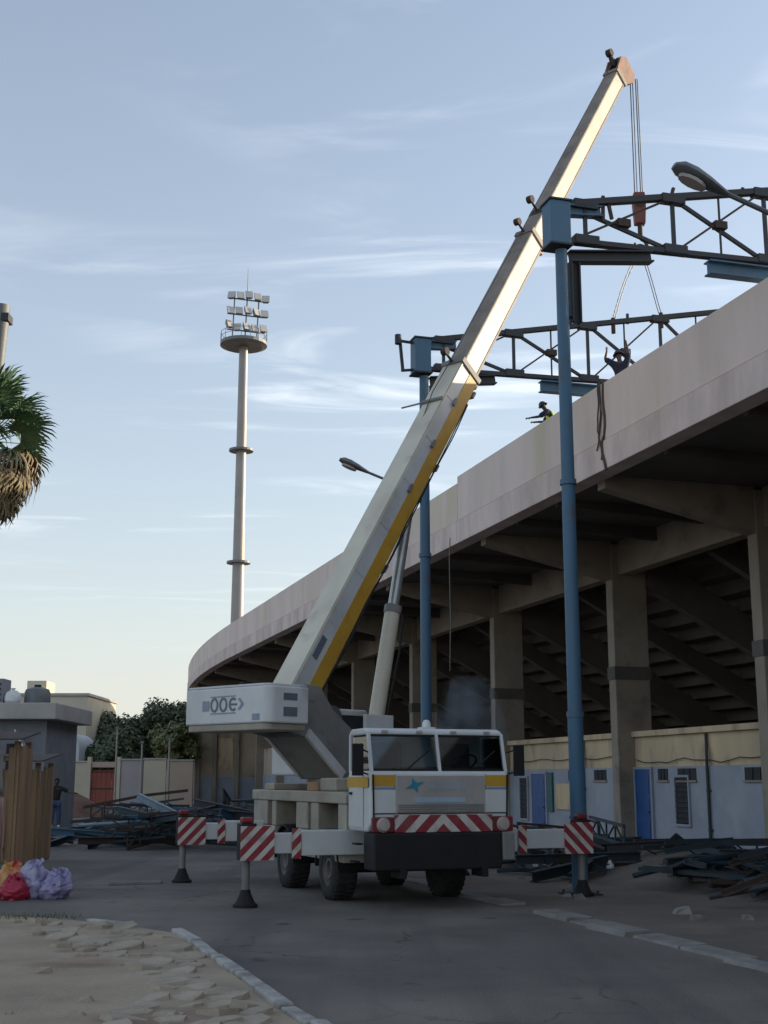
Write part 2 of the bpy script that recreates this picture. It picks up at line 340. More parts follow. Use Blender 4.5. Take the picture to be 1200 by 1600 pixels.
def ssweep(mb, ts, poly):
    k = len(poly); pts = [S(t, p, q) for t in ts for p, q in poly]; fs = [tuple(range(k)), tuple(range((len(ts) - 1) * k, len(ts) * k))[::-1]]
    for i in range(len(ts) - 1):
        for j in range(k): fs.append((i * k + j, (i + 1) * k + j, (i + 1) * k + (j + 1) % k, i * k + (j + 1) % k))
    return mb.add(pts, fs)
def struct(o): o['kind'] = 'structure'; return o

# ================================================================== ground
g = MB(); g.add([(-700, -300, 0), (700, -300, 0), (700, 1200, 0), (-700, 1200, 0)], [(0, 1, 2, 3)])
struct(g.build('ground', M['dirt']))
rd = MB(); edge = [S(t, -2.25 + .12 * math.sin(t * 1.7) + .07 * math.sin(t * 4.1), .004) for t in [x * .7 for x in range(-55, 84)]]
pts = [Vector((-60, -20, .004))] + [Vector((edge[0].x, -20, .004))] + edge + [Vector((-60, edge[-1].y, .004))]
rd.add(pts, [tuple(range(len(pts)))]); struct(rd.build('road', M['asphalt']))

# broken concrete gutter strip along the right road edge
gt = bpy.data.objects.new('gutter_strip', None); COL.objects.link(gt); struct(gt); ROOT[gt] = Matrix.Identity(4)
t = -14.0
while t < 24:
    ln = random.uniform(.7, 1.35)
    if random.random() < (.9 if t < 0 else .6):
        z = random.uniform(.02, .075); j = random.uniform(-.1, .1); wd = random.uniform(.3, .52)
        b = MB(); pl = [(-2.2 + j, -.02), (-2.2 + j + wd, -.02), (-2.2 + j + wd, z + random.uniform(-.01, .02)), (-2.2 + j + .03, z)]
        ssweep(b, [t, t + ln - .04], pl); b.build('kerb_slab', M['gutter'], gt, bev=.012)
    t += ln

# raised pavement, left foreground
KB = [(-9.5, 19.6), (-6.5, 19.35), (-4.9, 18.9), (-4.08, 18.3), (-3.38, 17.75), (-2.68, 17.0), (-2.25, 15.85), (-1.88, 14.59), (-1.5, 13.4), (-1.18, 12.41), (-.86, 11.39), (-.6, 10.67), (-.3, 9.6), (0.0, 8.3), (.15, 7.2)]
def kpt(i_): return Vector((KB[i_][0], KB[i_][1], 0))
pv = MB(); poly = [(x, y) for x, y in KB] + [(-1.6, 6.6), (-14, 6.6), (-14, 19.7)]
n_ = len(poly)
pv.add([(x, y, .0) for x, y in poly] + [(x, y, .115) for x, y in poly], [tuple(range(n_, 2 * n_))] + [(i, (i + 1) % n_, n_ + (i + 1) % n_, n_ + i) for i in range(n_)])
pav = struct(pv.build('pavement', M['pave'])); ROOT[pav] = Matrix.Identity(4)
# kerb stones
rk = random.Random(3)
for i in range(2, len(KB) - 1):
    a, b = kpt(i), kpt(i + 1); d = (b - a); ln = d.length; nseg = max(1, round(ln / .85)); d.normalize(); sdv = Vector((d.y, -d.x, 0))
    if sdv.x > 0 or sdv.y > 0: pass
    for k in range(nseg):
        if i < 5 and rk.random() < .35: continue
        p0 = a + d * (ln * k / nseg + .01); p1 = a + d * (ln * (k + 1) / nseg - .015)
        off = rk.uniform(-.03, .03); dz = rk.uniform(-.02, .02); wd = .13
        nrm = Vector((-d.y, d.x, 0))
        if nrm.dot(Vector((1, .3, 0))) < 0: nrm = -nrm
        q = MB(); o0 = nrm * (off - .01); o1 = nrm * (off + wd)
        q.hexa([p0 + o0, p0 + o1, p1 + o1, p1 + o0] + [x + Vector((0, 0, .15 + dz + rk.uniform(-.006, .006))) for x in (p0 + o0, p0 + o1, p1 + o1, p1 + o0)])
        q.build('kerb_stone', M['kerb'], pav, bev=.018)
# broken paving stones beside the kerb
def distk(p):
    best = 1e9
    for i in range(len(KB) - 1):
        a = Vector(KB[i]); b = Vector(KB[i + 1]); ab = b - a; tt = max(0, min(1, (Vector(p) - a).dot(ab) / ab.length_squared)); best = min(best, (Vector(p) - a - ab * tt).length)
    return best
def inside(p):
    x, y = p; c = False; j = len(poly) - 1
    for i in range(len(poly)):
        if (poly[i][1] > y) != (poly[j][1] > y) and x < (poly[j][0] - poly[i][0]) * (y - poly[i][1]) / (poly[j][1] - poly[i][1]) + poly[i][0]: c = not c
        j = i
    return c
rs_ = random.Random(11); cnt = 0; y = 8.6
while y < 18.4:
    x = -7.0
    while x < .3:
        p = (x + rs_.uniform(-.07, .07), y + rs_.uniform(-.08, .08)); x += .33
        if not inside(p): continue
        dk = distk(p); lim = 1.35 + .5 * math.sin(p[1] * 1.3)
        if dk < .14 or dk > lim or rs_.random() < .18 + .5 * max(0, dk - .8): continue
        q = MB(); k = rs_.randint(5, 7); ph = rs_.uniform(0, 6); rr = rs_.uniform(.13, .25)
        h = rs_.uniform(.008, .038); tx, ty = rs_.uniform(-.05, .05), rs_.uniform(-.05, .05)
        ring = [(p[0] + rr * rs_.uniform(.75, 1.12) * math.cos(ph + 6.283 * a / k), p[1] + rr * rs_.uniform(.75, 1.12) * math.sin(ph + 6.283 * a / k)) for a in range(k)]
        pts = [(a, b, .10) for a, b in ring] + [(p[0] + (a - p[0]) * .9, p[1] + (b - p[1]) * .9, .115 + h + tx * (a - p[0]) * 3 + ty * (b - p[1]) * 3) for a, b in ring]
        q.add(pts, [tuple(range(k, 2 * k))] + [(i, (i + 1) % k, k + (i + 1) % k, k + i) for i in range(k)])
        q.build('paving_stone', M['stone'], pav); cnt += 1
    y += .33
for i in range(46):                                            # loose broken lumps on the screed
    p = (rs_.uniform(-8, -1.2), rs_.uniform(9, 18.8))
    if not inside(p) or distk(p) < .3: continue
    q = MB(); rr = rs_.uniform(.03, .10); bmv = []
    for sx in (-1, 1):
        pass
    q.hexa([(p[0] + rr * a * rs_.uniform(.7, 1.4), p[1] + rr * b * rs_.uniform(.7, 1.4), .11 + c * rr * rs_.uniform(.5, .9)) for a, b, c in [(-1, -1, 0), (1, -1, 0), (1, 1, 0), (-1, 1, 0), (-.7, -.7, 1), (.7, -.7, 1), (.7, .7, 1), (-.7, .7, 1)]])
    q.build('rubble_lump', M['stone'], pav)

wv = []; wf = []; rw = random.Random(31)
for k in range(520):
    cx = rw.choice([-7.6, -6.9, -6.2, -5.6, -5.0, -4.7]) + rw.gauss(0, .28); cy = 18.95 - .12 * max(0, cx + 6) + rw.gauss(0, .16); hgt = rw.uniform(.02, .075); a = rw.uniform(0, 6.28); lean = Vector((math.cos(a), math.sin(a), 0)) * hgt * rw.uniform(.2, .7); sd_ = Vector((-math.sin(a), math.cos(a), 0)) * .007
    b = len(wv); p = Vector((cx, cy, .112)); wv += [p - sd_, p + sd_, p + lean * .5 + sd_ * .8 + Vector((0, 0, hgt * .6)), p + lean + Vector((0, 0, hgt))]; wf += [(b, b + 1, b + 2), (b, b + 2, b + 3)]
q = MB(); q.add(wv, wf); tag(q.build('weeds', M['leaf2']), 'low weeds growing along the back edge of the pavement', 'weeds', kind='stuff')

# ================================================================== stadium stand
st = thing('stadium_stand', 'long concrete stadium stand with beige parapet, overhanging upper deck and open bays', 'stadium', tuple(S(0, 9.5, 0)))
CT = [-43.3, -32.8, -22.4, -12, -2.6, 7.5, 15.9, 26.3, 36.8, 47.2, 57.7, 68.1, 78.6, 89, 99.5, 110, 120]
JT = [-46, -35.5, -25, -14.6, -4.15, 6.3, 16.9, 27.3, 37.6, 48, 58.4, 68.8, 79.2, 89.6, 96, 102, 108, 114, 120, 126, 132]
for a, b in zip(JT[:-1], JT[1:]):
    top = 11.86 if b <= 17 else (11.64 if b < 30 else 11.78)
    q = MB(); n = 1 if b < 58 else 8
    ssweep(q, [a + .02 + (b - a - .04) * i / n for i in range(n + 1)], [(4.0, 10.37), (4.22, 10.37), (4.22, top), (4.0, top - .01)])
    q.build('parapet_panel', M['parapet'], st, bev=.015)
    q = MB(); ssweep(q, [a + .012 + (b - a - .024) * i / n for i in range(n + 1)], [(3.96, 9.6), (4.5, 9.6), (4.5, 10.345), (3.96, 10.345)])
    q.build('deck_edge', M['ledge'], st, bev=.015)
# upper deck slab
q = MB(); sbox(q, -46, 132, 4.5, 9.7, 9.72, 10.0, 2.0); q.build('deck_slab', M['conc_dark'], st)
q = MB(); sbox(q, -46, 132, 4.22, 4.6, 10.345, 10.62, 2.0); q.build('deck_kerb', M['conc_dark'], st)
for i, t in enumerate(CT):
    q = MB(); sbox(q, t - .23, t + .23, 8.9, 10.15, -.05, 9.66); q.build('column', M['conc'], st, bev=.03)
    q = MB(); ssweep(q, [t - .2, t + .2], [(4.5, 9.40), (8.9, 8.45), (8.9, 9.72), (4.5, 9.72)]); q.build('cantilever_bracket', M['conc'], st)
    # raking beam that carries the terrace
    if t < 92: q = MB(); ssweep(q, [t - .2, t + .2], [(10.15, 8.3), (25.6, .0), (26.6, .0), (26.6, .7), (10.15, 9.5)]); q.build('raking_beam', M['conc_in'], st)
    if 6 < t < 60:
        q = MB(); sbox(q, t - .26, t + .26, 8.87, 10.18, 5.2, 5.62); q.build('column_band', M['conc_dark'], st)
for a, b in zip(CT[:-1], CT[1:]):
    n = 1 if b < 58 else 5
    q = MB(); ssweep(q, [a + .23 + (b - a - .46) * i / n for i in range(n + 1)], [(9.15, 8.62), (9.6, 8.62), (9.6, 9.72), (9.15, 9.72)]); q.build('edge_beam', M['conc'], st)
    if -5 < a < 95:
        for k in (1, 2):                                       # soffit ribs between brackets
            tm = a + (b - a) * k / 3; q = MB(); ssweep(q, [tm - .08, tm + .08], [(4.5, 9.52), (9.15, 9.30), (9.15, 9.72), (4.5, 9.72)]); q.build('soffit_rib', M['conc_dark'], st)
    if -5 < a < 70:
        tm = (a + b) / 2; q = MB(); ssweep(q, [tm - .16, tm + .16], [(10.15, 8.75), (25.6, .25), (26.6, .25), (26.6, .7), (10.15, 9.4)]); q.build('raking_beam', M['conc_in'], st)
        for k in range(20):                                    # terrace steps, each an L-shaped slab
            w0 = 9.7 + .82 * k; z0 = 10.0 - .45 * (k + 0); q = MB()
            ssweep(q, [a + .01, b - .01], [(w0, z0 - .16), (w0 + .70, z0 - .16), (w0 + .70, z0 - .61), (w0 + .82, z0 - .61), (w0 + .82, z0), (w0, z0)])
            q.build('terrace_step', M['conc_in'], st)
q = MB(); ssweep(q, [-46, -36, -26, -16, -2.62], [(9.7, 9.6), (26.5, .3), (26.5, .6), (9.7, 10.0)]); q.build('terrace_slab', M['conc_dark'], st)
q = MB(); ssweep(q, [78.62 + 2.5 * i for i in range(6)], [(9.7, 9.6), (26.5, .3), (26.5, .6), (9.7, 10.0)]); q.build('terrace_slab', M['conc_dark'], st)
q = MB(); ssweep(q, [-46.3, -46.02], [(4.0, 0), (26.6, 0), (26.6, .6), (9.7, 10.0), (4.0, 11.8)]); q.build('end_sun_blocker', M['conc'], st)  # unseen end closure, added to keep sun from entering beneath the tiers
# ground-floor infill: blue-grey dado, cream band and cornice per bay
for i, (a, b) in enumerate(zip(CT[:-1], CT[1:])):
    n = 1 if b < 58 else 5
    tt = [a + .24 + (b - a - .48) * k / n for k in range(n + 1)]
    gap = None
    q = MB(); ssweep(q, tt, [(9.46, -.05), (9.75, -.05), (9.75, 2.42), (9.46, 2.42)]); q.build('dado_wall', M['dado'], st)
    if a < 45:
        q = MB(); ssweep(q, tt, [(9.5, 2.424), (9.75, 2.424), (9.75, 3.36), (9.5, 3.36)]); q.build('upper_wall', M['cream'], st)
        q = MB(); ssweep(q, tt, [(9.36, 3.364), (14.5, 3.364), (14.5, 3.54), (9.36, 3.54)]); q.build('cornice', M['cream'], st, bev=.015)
    else:
        q = MB(); ssweep(q, tt, [(9.5, 2.424), (9.75, 2.424), (9.75, 6.3 if a > 70 else 4.4), (9.5, 6.3 if a > 70 else 4.4)]); q.build('upper_wall', M['beige'], st)
q = MB(); sbox(q, 84, 84.3, 4.55, 9.45, 2.304, 9.7); q.build('cross_wall', M['beige'], st)
q = MB(); sbox(q, 83.97, 84.3, 4.55, 9.45, -.05, 2.3); q.build('dado_wall', M['dado'], st)
for w_ in (4.75, 6.1, 7.9):
    q = MB(); sbox(q, 83.6, 83.96, w_ - .16, w_ + .16, -.05, 9.7); q.build('column', M['conc'], st, bev=.02)
q = MB(); sbox(q, 83.93, 83.995, 6.4, 7.6, 2.9, 5.4); q.build('infill_panel', M['cream'], st)
q = MB(); ssweep(q, [84.32 + 1.5 * i for i in range(31)], [(4.6, -.05), (4.9, -.05), (4.9, 9.7), (4.6, 9.7)]); q.build('outer_wall', M['beige'], st)
def sdoor(t0, t1, z1, label=None):
    q = MB(); sbox(q, t0, t1, 9.40, 9.458, .02, z1); d = q.build('door', M['door'], st, bev=.01)
    q = MB(); sbox(q, t0 - .08, t0 - .004, 9.38, 9.456, 0, z1 + .08); sbox(q, t1 + .004, t1 + .08, 9.38, 9.456, 0, z1 + .08); sbox(q, t0, t1, 9.38, 9.456, z1 + .004, z1 + .08); q.build('door_frame', M['dado'], d)
    for k in range(3):
        q = MB(); z = .25 + k * (z1 - .3) / 3; sbox(q, t0 + .12, t1 - .12, 9.385, 9.398, z, z + (z1 - .3) / 3 - .14); q.build('door_panel', M['door'], d, bev=.004)
    q = MB(); p = S(t0 + .1, 9.37, 1.05); q.tube(p, p + Vector((-.05, 0, 0)), .02); q.build('handle', M['greysteel'], d)
def swin(t0, t1, z0, z1, slats=0):
    q = MB(); sbox(q, t0, t1, 9.445, 9.456, z0, z1); o = q.build('window', M['dark'], st)
    q = MB(); 
    sbox(q, t0 - .07, t0, 9.40, 9.457, z0 - .07, z1 + .07); sbox(q, t1, t1 + .07, 9.40, 9.457, z0 - .07, z1 + .07); sbox(q, t0, t1, 9.40, 9.457, z0 - .07, z0 - .002); sbox(q, t0, t1, 9.40, 9.457, z1 + .002, z1 + .07)
    q.build('window_frame', M['dado'], o)
    for k in range(slats):
        z = z0 + (k + .5) * (z1 - z0) / slats; q = MB(); ssweep(q, [t0 + .005, t1 - .005], [(9.40, z - .03), (9.44, z), (9.44, z + .015), (9.40, z - .015)]); q.build('slat', M['greysteel'], o)
sdoor(22.5, 23.75, 2.25); sdoor(14.55, 15.55, 2.35); sdoor(30.5, 31.6, 2.2); sdoor(-1.2, -.1, 2.2)
swin(12.35, 13.1, .75, 2.1, 9); swin(24.25, 24.95, .6, 2.1, 9); swin(33, 34, .9, 2.0, 7)
for a, b in ((13.55, 14.15), (11.9, 12.95), (17.65, 18.55), (8.2, 9.35), (19.8, 20.6), (28, 29)):
    q = MB(); sbox(q, a, b, 9.442, 9.456, 2.02, 2.36); o = q.build('slot_window', M['dark'], st)
    q = MB(); sbox(q, a - .05, b + .05, 9.40, 9.457, 1.96, 2.016); q.build('window_sill', M['conc'], o)
    for k in (1, 2):
        tm = a + (b - a) * k / 3; q = MB(); sbox(q, tm - .012, tm + .012, 9.42, 9.44, 2.02, 2.36); q.build('bar', M['greysteel'], o)
q = MB(); sbox(q, 20.4, 21.7, 9.40, 9.456, 1.0, 1.9); q.build('notice_board', M['cream'], st, bev=.01)
q = MB(); sbox(q, 21.9, 22.3, 9.38, 9.456, .9, 2.3); q.build('green_panel', mat('green_paint', (.03, .13, .12), (.03, .09, .09), .6), st, bev=.01)
for a, b in ((15.5, 16.9), (16.9, 18.2), (13.9, 15.3)):
    q = MB(); sbox(q, a, b - .05, 8.2, 8.86, 0, .17 + random.uniform(0, .08)); q.build('step_block', M['plastic'] if a == 15.5 else M['gutter'], st, bev=.02)

for t_, r_ in ((19.3, .05), (11.2, .045), (28.8, .05)):
    q = MB(); q.path([S(t_, 9.40, .05), S(t_, 9.40, 2.5), S(t_ + .02, 9.43, 3.1), S(t_ + .05, 9.44, 3.34)], r_, 8); pp = q.build('drain_pipe', M['greysteel'], st, smooth=True)
    for z in (.6, 1.7):
        q = MB(); sbox(q, t_ - .09, t_ + .09, 9.39, 9.457, z, z + .05); q.build('pipe_clip', M['rust'], pp)
q = MB(); q.path([S(8.0 + i * .5, 9.43, 2.62 + .05 * math.sin(i * .9) - .03 * (i % 3)) for i in range(16)], .014, 5); q.build('wall_cable', M['black'], st)
q = MB(); q.path([S(16.3 + i * .5, 9.43, 2.75 + .04 * math.sin(i * 1.1)) for i in range(19)], .014, 5); q.build('wall_cable', M['black'], st)
# ropes and leads hanging over the parapet
def rope(pts, r, name, label, cat, m='manila', group=None):
    q = MB(); q.path(pts, r, 6); o = q.build(name, M[m], smooth=True); return tag(o, label, cat, group)
rr_ = random.Random(5)
for k, dt in enumerate((-.10, .06, .2)):
    lb = ('left of the three brown ropes hanging down the parapet joint', 'middle one of the three brown ropes hanging down the parapet joint', 'thinnest, rightmost of the three brown ropes on the parapet joint')[k]
    pts = [S(6.3 + dt, 4.35, 11.0 + .1 * k), S(6.3 + dt, 4.3, 11.88)] + [S(6.3 + dt + .12 * math.sin(i * 1.1 + k) * (i / 10), 3.985 - .02 * (k % 2) if i < 7 else 3.93, 11.9 - i * (.235 - .03 * k)) for i in range(11)]
    rope(pts, .035 - .008 * k, 'hanging_rope', lb, 'rope', 'manila', 'ropes over the parapet joint')
rope([S(17.5, 3.955, 9.9), S(17.55, 3.94, 9.2), S(17.5, 3.94, 7.2), S(17.6, 3.94, 5.5)], .018, 'hanging_cable', 'thin dark cable hanging below the parapet between the two blue poles', 'cable', 'rope')

# ================================================================== blue poles and roof trusses
def pole(t, label, head=True):
    base = S(t, 0, 0); p = thing('roof_pole', label, 'pole', tuple(base), R(17), 'blue poles along the stand')
    top = 13.25 if head else 10.6
    q = MB(); q.lathe([(.145, .03), (.145, 3.2), (.135, 3.21), (.128, 8), (.12, top - .9)], 20, Matrix.Translation(base)); q.build('shaft', M['bluesteel'], p, smooth=True)
    for z in (3.2, 7.6):
        q = MB(); q.lathe([(.12, z - .05), (.16, z - .05), (.16, z + .05), (.12, z + .05)], 20, Matrix.Translation(base)); q.build('collar', M['bluesteel'], p)
    q = MB(); Mx = Matrix.Translation(base) @ Matrix.Rotation(R(17), 4, 'Z'); q.M = Mx
    q.box(-.3, .3, -.3, .3, 0, .03); bp = q.build('base_plate', M['greysteel'], p, bev=.004)
    for sx in (-1, 1):
        for sy in (-1, 1):
            q = MB(Mx); q.tube((sx * .23, sy * .23, .03), (sx * .23, sy * .23, .08), .022, n=6); q.build('bolt', M['rust'], bp)
    if head:
        q = MB(Mx); q.box(-.30, .13, -.22, .22, 12.42, 13.32); q.build('head_box', M['bluesteel'], p, bev=.012)
        q = MB(Mx); q.box(-.33, .16, -.25, .25, 13.324, 13.36); q.build('head_plate', M['greysteel'], p)
        q = MB(Mx); q.box(-.33, .16, -.25, .25, 12.38, 12.416); q.build('head_plate', M['greysteel'], p)
        q = MB(Mx); q.ibeam((.16, 0, 12.22), (2.0, 0, 12.44), .24, .24, t=.03); q.build('bracket_arm', M['greysteel'], p)
        q = MB(Mx); q.ibeam((.27, 0, 10.85), (.27, 0, 12.1), .2, .2, up=(1, 0, 0), t=.03); q.build('stub_post', M['greysteel'], p)
        q = MB(Mx); q.box(.0, .17, -.08, .08, 10.95, 11.15); q.build('stub_cleat', M['greysteel'], p)
    return p
pole(0, 'tall blue steel pole in front of the stand, nearest and standing beside the crane outrigger')
pole(8.5, 'blue steel pole behind the raised crane boom, farther of the two seen')
pole(-8.5, 'blue steel pole beyond the right edge that carries the near street lamp', False)

def truss(t, label, s1, extra):
    base = S(t, 0, 12.4); tr = thing('roof_truss', label, 'truss', tuple(base), R(17), 'cantilever roof trusses over the stand')
    Mx = Matrix.Translation(S(t, 0, 0)) @ Matrix.Rotation(R(17), 4, 'Z')
    zt = lambda s: 13.34 + .20 * s if s > .4 else 13.36
    zb = lambda s: 12.56 + .025 * s
    nodes = [.55, 2.55, 4.75, 7.0, 9.3, 11.6]; nodes = [n for n in nodes if n <= s1]
    for y in (-.06, .06):
        q = MB(Mx); q.beam((.16, y, zt(.16)), (s1 + .3, y, zt(s1 + .3)), .05, .12); q.build('top_chord', M['greysteel'], tr)
        q = MB(Mx); q.beam((.16, y, zb(.16)), (s1 + .3, y, zb(s1 + .3)), .05, .10); q.build('bottom_chord', M['greysteel'], tr)
    q = MB(Mx); q.ibeam((.17, 0, 13.22), (.9, 0, 13.28), .2, .22); q.build('end_stub', M['bluesteel'], tr)
    for k, a in enumerate(nodes):
        q = MB(Mx); q.beam((a, 0, zb(a)), (a, 0, zt(a)), .07, .07, (1, 0, 0)); q.build('upright', M['greysteel'], tr)
        for z in (zb(a) + .05, zt(a) - .06):
            q = MB(Mx); q.box(a - .26, a + .26, -.1, .1, z - .09, z + .09); q.build('gusset_plate', M['greysteel'], tr)
    br = [(.25, True)] + []
    prev = .25
    for k, a in enumerate(nodes[1:]):
        q = MB(Mx); q.beam((prev + .1, .03, zt(prev) - .05), (a - .1, .03, zb(a) + .05), .06, .08); q.build('diagonal', M['greysteel'], tr)
        q = MB(Mx); q.beam((prev + .1, -.035, zb(prev) + .08), (a - .1, -.035, zt(a) - .08), .03, .045); q.build('diagonal', M['rust'], tr)
        m = (prev + a) / 2; zm = (zt(m) + zb(m)) / 2
        q = MB(Mx); q.box(m - .14, m + .14, -.08, .08, zm - .08, zm + .08); q.build('gusset_plate', M['rust'], tr)
        if k > 0:
            q = MB(Mx); q.beam((m, 0, zb(m)), (m, 0, zt(m)), .035, .035, (1, 0, 0)); q.build('hanger_rod', M['greysteel'], tr)
        prev = a
    for s, z0, z1, lean in extra:
        q = MB(Mx); q.beam((s, 0, zt(s) + z0), (s + lean, 0, zt(s) + z1), .06, .06, (1, 0, 0)); q.build('cut_stub', M['rust'], tr)
    q = MB(Mx); q.ibeam((3.3, 0, 12.38), (8.2, 0, 12.42), .26, .30, t=.03); q.build('seat_beam', M['bluesteel'], tr)
    for s in (5.0, 7.4):
        q = MB(Mx); q.box(s - .1, s + .1, -.1, .1, 10.0, 12.2); q.build('seat_post', M['greysteel'], tr)
    return tr
truss(0, 'dark steel roof truss crossing from the nearest blue pole to the parapet, near one', 9.5, [(.95, -.45, .12, .02), (1.15, -.4, .02, -.08), (2.5, -.1, .22, .1), (4.2, -.1, .12, .06)])
t2 = truss(8.5, 'dark steel roof truss from the pole behind the boom, slung from the crane hook', 11.6, [(1.7, -.1, .16, .05), (6.0, -.1, .2, 0)])
Mx2 = Matrix.Translation(S(8.5, 0, 0)) @ Matrix.Rotation(R(17), 4, 'Z')
q = MB(Mx2); q.beam((-.30, 0, 13.24), (-.68, 0, 13.26), .06, .06); q.beam((-.66, 0, 13.3), (-.58, 0, 12.45), .07, .07, (1, 0, 0)); q.beam((-.3, 0, 12.5), (-.62, 0, 12.45), .06, .06); q.tube((-.72, -.05, 13.15), (-.72, -.05, 13.4), .09); q.build('end_bracket', M['greysteel'], t2)

def street_lamp(t, z, label, ext=.3):
    base = S(t, 0, z - .65); lp = thing('street_lamp', label, 'lamp', tuple(base), R(17), 'street lamps on the blue poles')
    Mx = Matrix.Translation(S(t, 0, 0)) @ Matrix.Rotation(R(17), 4, 'Z')
    q = MB(Mx); q.path([(-.16, 0, z - .62), (-.35, 0, z - .52), (-.8 - ext * .5, 0, z - .28), (-1.3 - ext, 0, z - .06)], .035, 8); q.build('arm', M['lampgrey'], lp, smooth=True)
    q = MB(Mx); q.box(-.2, -.14, -.06, .06, z - .8, z - .5); q.build('wall_bracket', M['lampgrey'], lp)
    # cobra-head housing: sections along the arm
    dx = Vector((-.93, 0, .36)).normalized(); up = Vector((.36, 0, .93)); o = Vector((-1.22 - ext, 0, z - .1)); secs = [(0, .05, .05), (.12, .075, .07), (.3, .12, .10), (.52, .15, .125), (.7, .14, .11), (.8, .07, .05)]
    q = MB(Mx); n = 14; pts = []; fs = []
    for (a, wd, h) in secs:
        for k in range(n):
            th = 2 * math.pi * k / n; c = math.sin(th); pts.append(o + dx * a + Vector((0, 1, 0)) * wd * math.cos(th) + up * (h * c if c > 0 else h * .45 * c))
    for i in range(len(secs) - 1):
        for k in range(n): fs.append((i * n + k, i * n + (k + 1) % n, (i + 1) * n + (k + 1) % n, (i + 1) * n + k))
    fs += [tuple(range(n)), tuple(range((len(secs) - 1) * n, len(secs) * n))]
    q.add(pts, fs); q.build('lamp_head', M['lampgrey'], lp, smooth=True)
    q = MB(Mx); pts = [o + dx * (.5 + .2 * math.cos(6.283 * k / 12)) + Vector((0, .1 * math.sin(6.283 * k / 12), 0)) - up * .055 for k in range(12)]; pts += [p - up * .05 for p in pts]
    q.add(pts, [tuple(range(12, 24))] + [(i, (i + 1) % 12, 12 + (i + 1) % 12, 12 + i) for i in range(12)]); q.build('lamp_lens', M['lamp'], lp, smooth=True)
street_lamp(8.5, 9.75, 'grey street lamp on an arm left of the raised crane boom')
street_lamp(-8.5, 9.48, 'grey cobra-head street lamp seen against the near roof truss', .46)

# ================================================================== mobile crane
HD = R(20); T = Vector((.30, 22.8, 0))
cr = thing('mobile_crane', 'white and yellow mobile truck crane on outriggers with its long boom raised', 'crane', tuple(T), math.atan2(-math.cos(HD), math.sin(HD)))
MC = ROOT[cr]
def cb(*a): return MB(MC).box(*a)
# --- carrier
q = MB(MC); q.box(-5.7, 1.55, -.45, .45, .72, 1.12); q.build('chassis', M['black'], cr, bev=.02)
q = MB(MC); q.prism([(-5.75, 1.62), (.55, 1.62), (.55, 1.76), (.4, 1.82), (-5.75, 1.82)], lambda p, z, y: (p, y, z), -1.2, 1.2); q.build('deck', M['tan'], cr, bev=.02)
for sy in (-1, 1):
    for x0, x1, zt_ in ((-.05, .45, 1.12), (-2.45, -.95, 1.13), (-5.6, -3.95, 1.13)):
        y0, y1 = (sy * .75, sy * 1.2) if sy > 0 else (-1.2, -.75)
        q = MB(MC); q.box(x0, x1, y0, y1, .66 if x0 > -3 else .74, zt_); q.build('side_locker', M['tan'], cr, bev=.02)
q = MB(MC); q.box(-5.7, .5, -.7, .7, 1.125, 1.615); q.build('subframe', M['black'], cr)
for sy in (-1, 1):
    a_, b_ = sorted((sy * .72, sy * 1.17))
    for x0, x1 in ((.05, .5), (-1.55, -1.1), (-2.5, -1.75), (-4.25, -3.95), (-5.7, -4.6)):
        q = MB(MC); q.box(x0, x1, a_, b_, 1.14, 1.615); q.build('side_locker', M['tan'], cr, bev=.015)
for x0 in (-2.2, -1.75, -1.3):
    q = MB(MC); q.box(x0, x0 + .16, -1.225, -1.2, .78, 1.02); q.build('locker_latch', M['black'], cr)
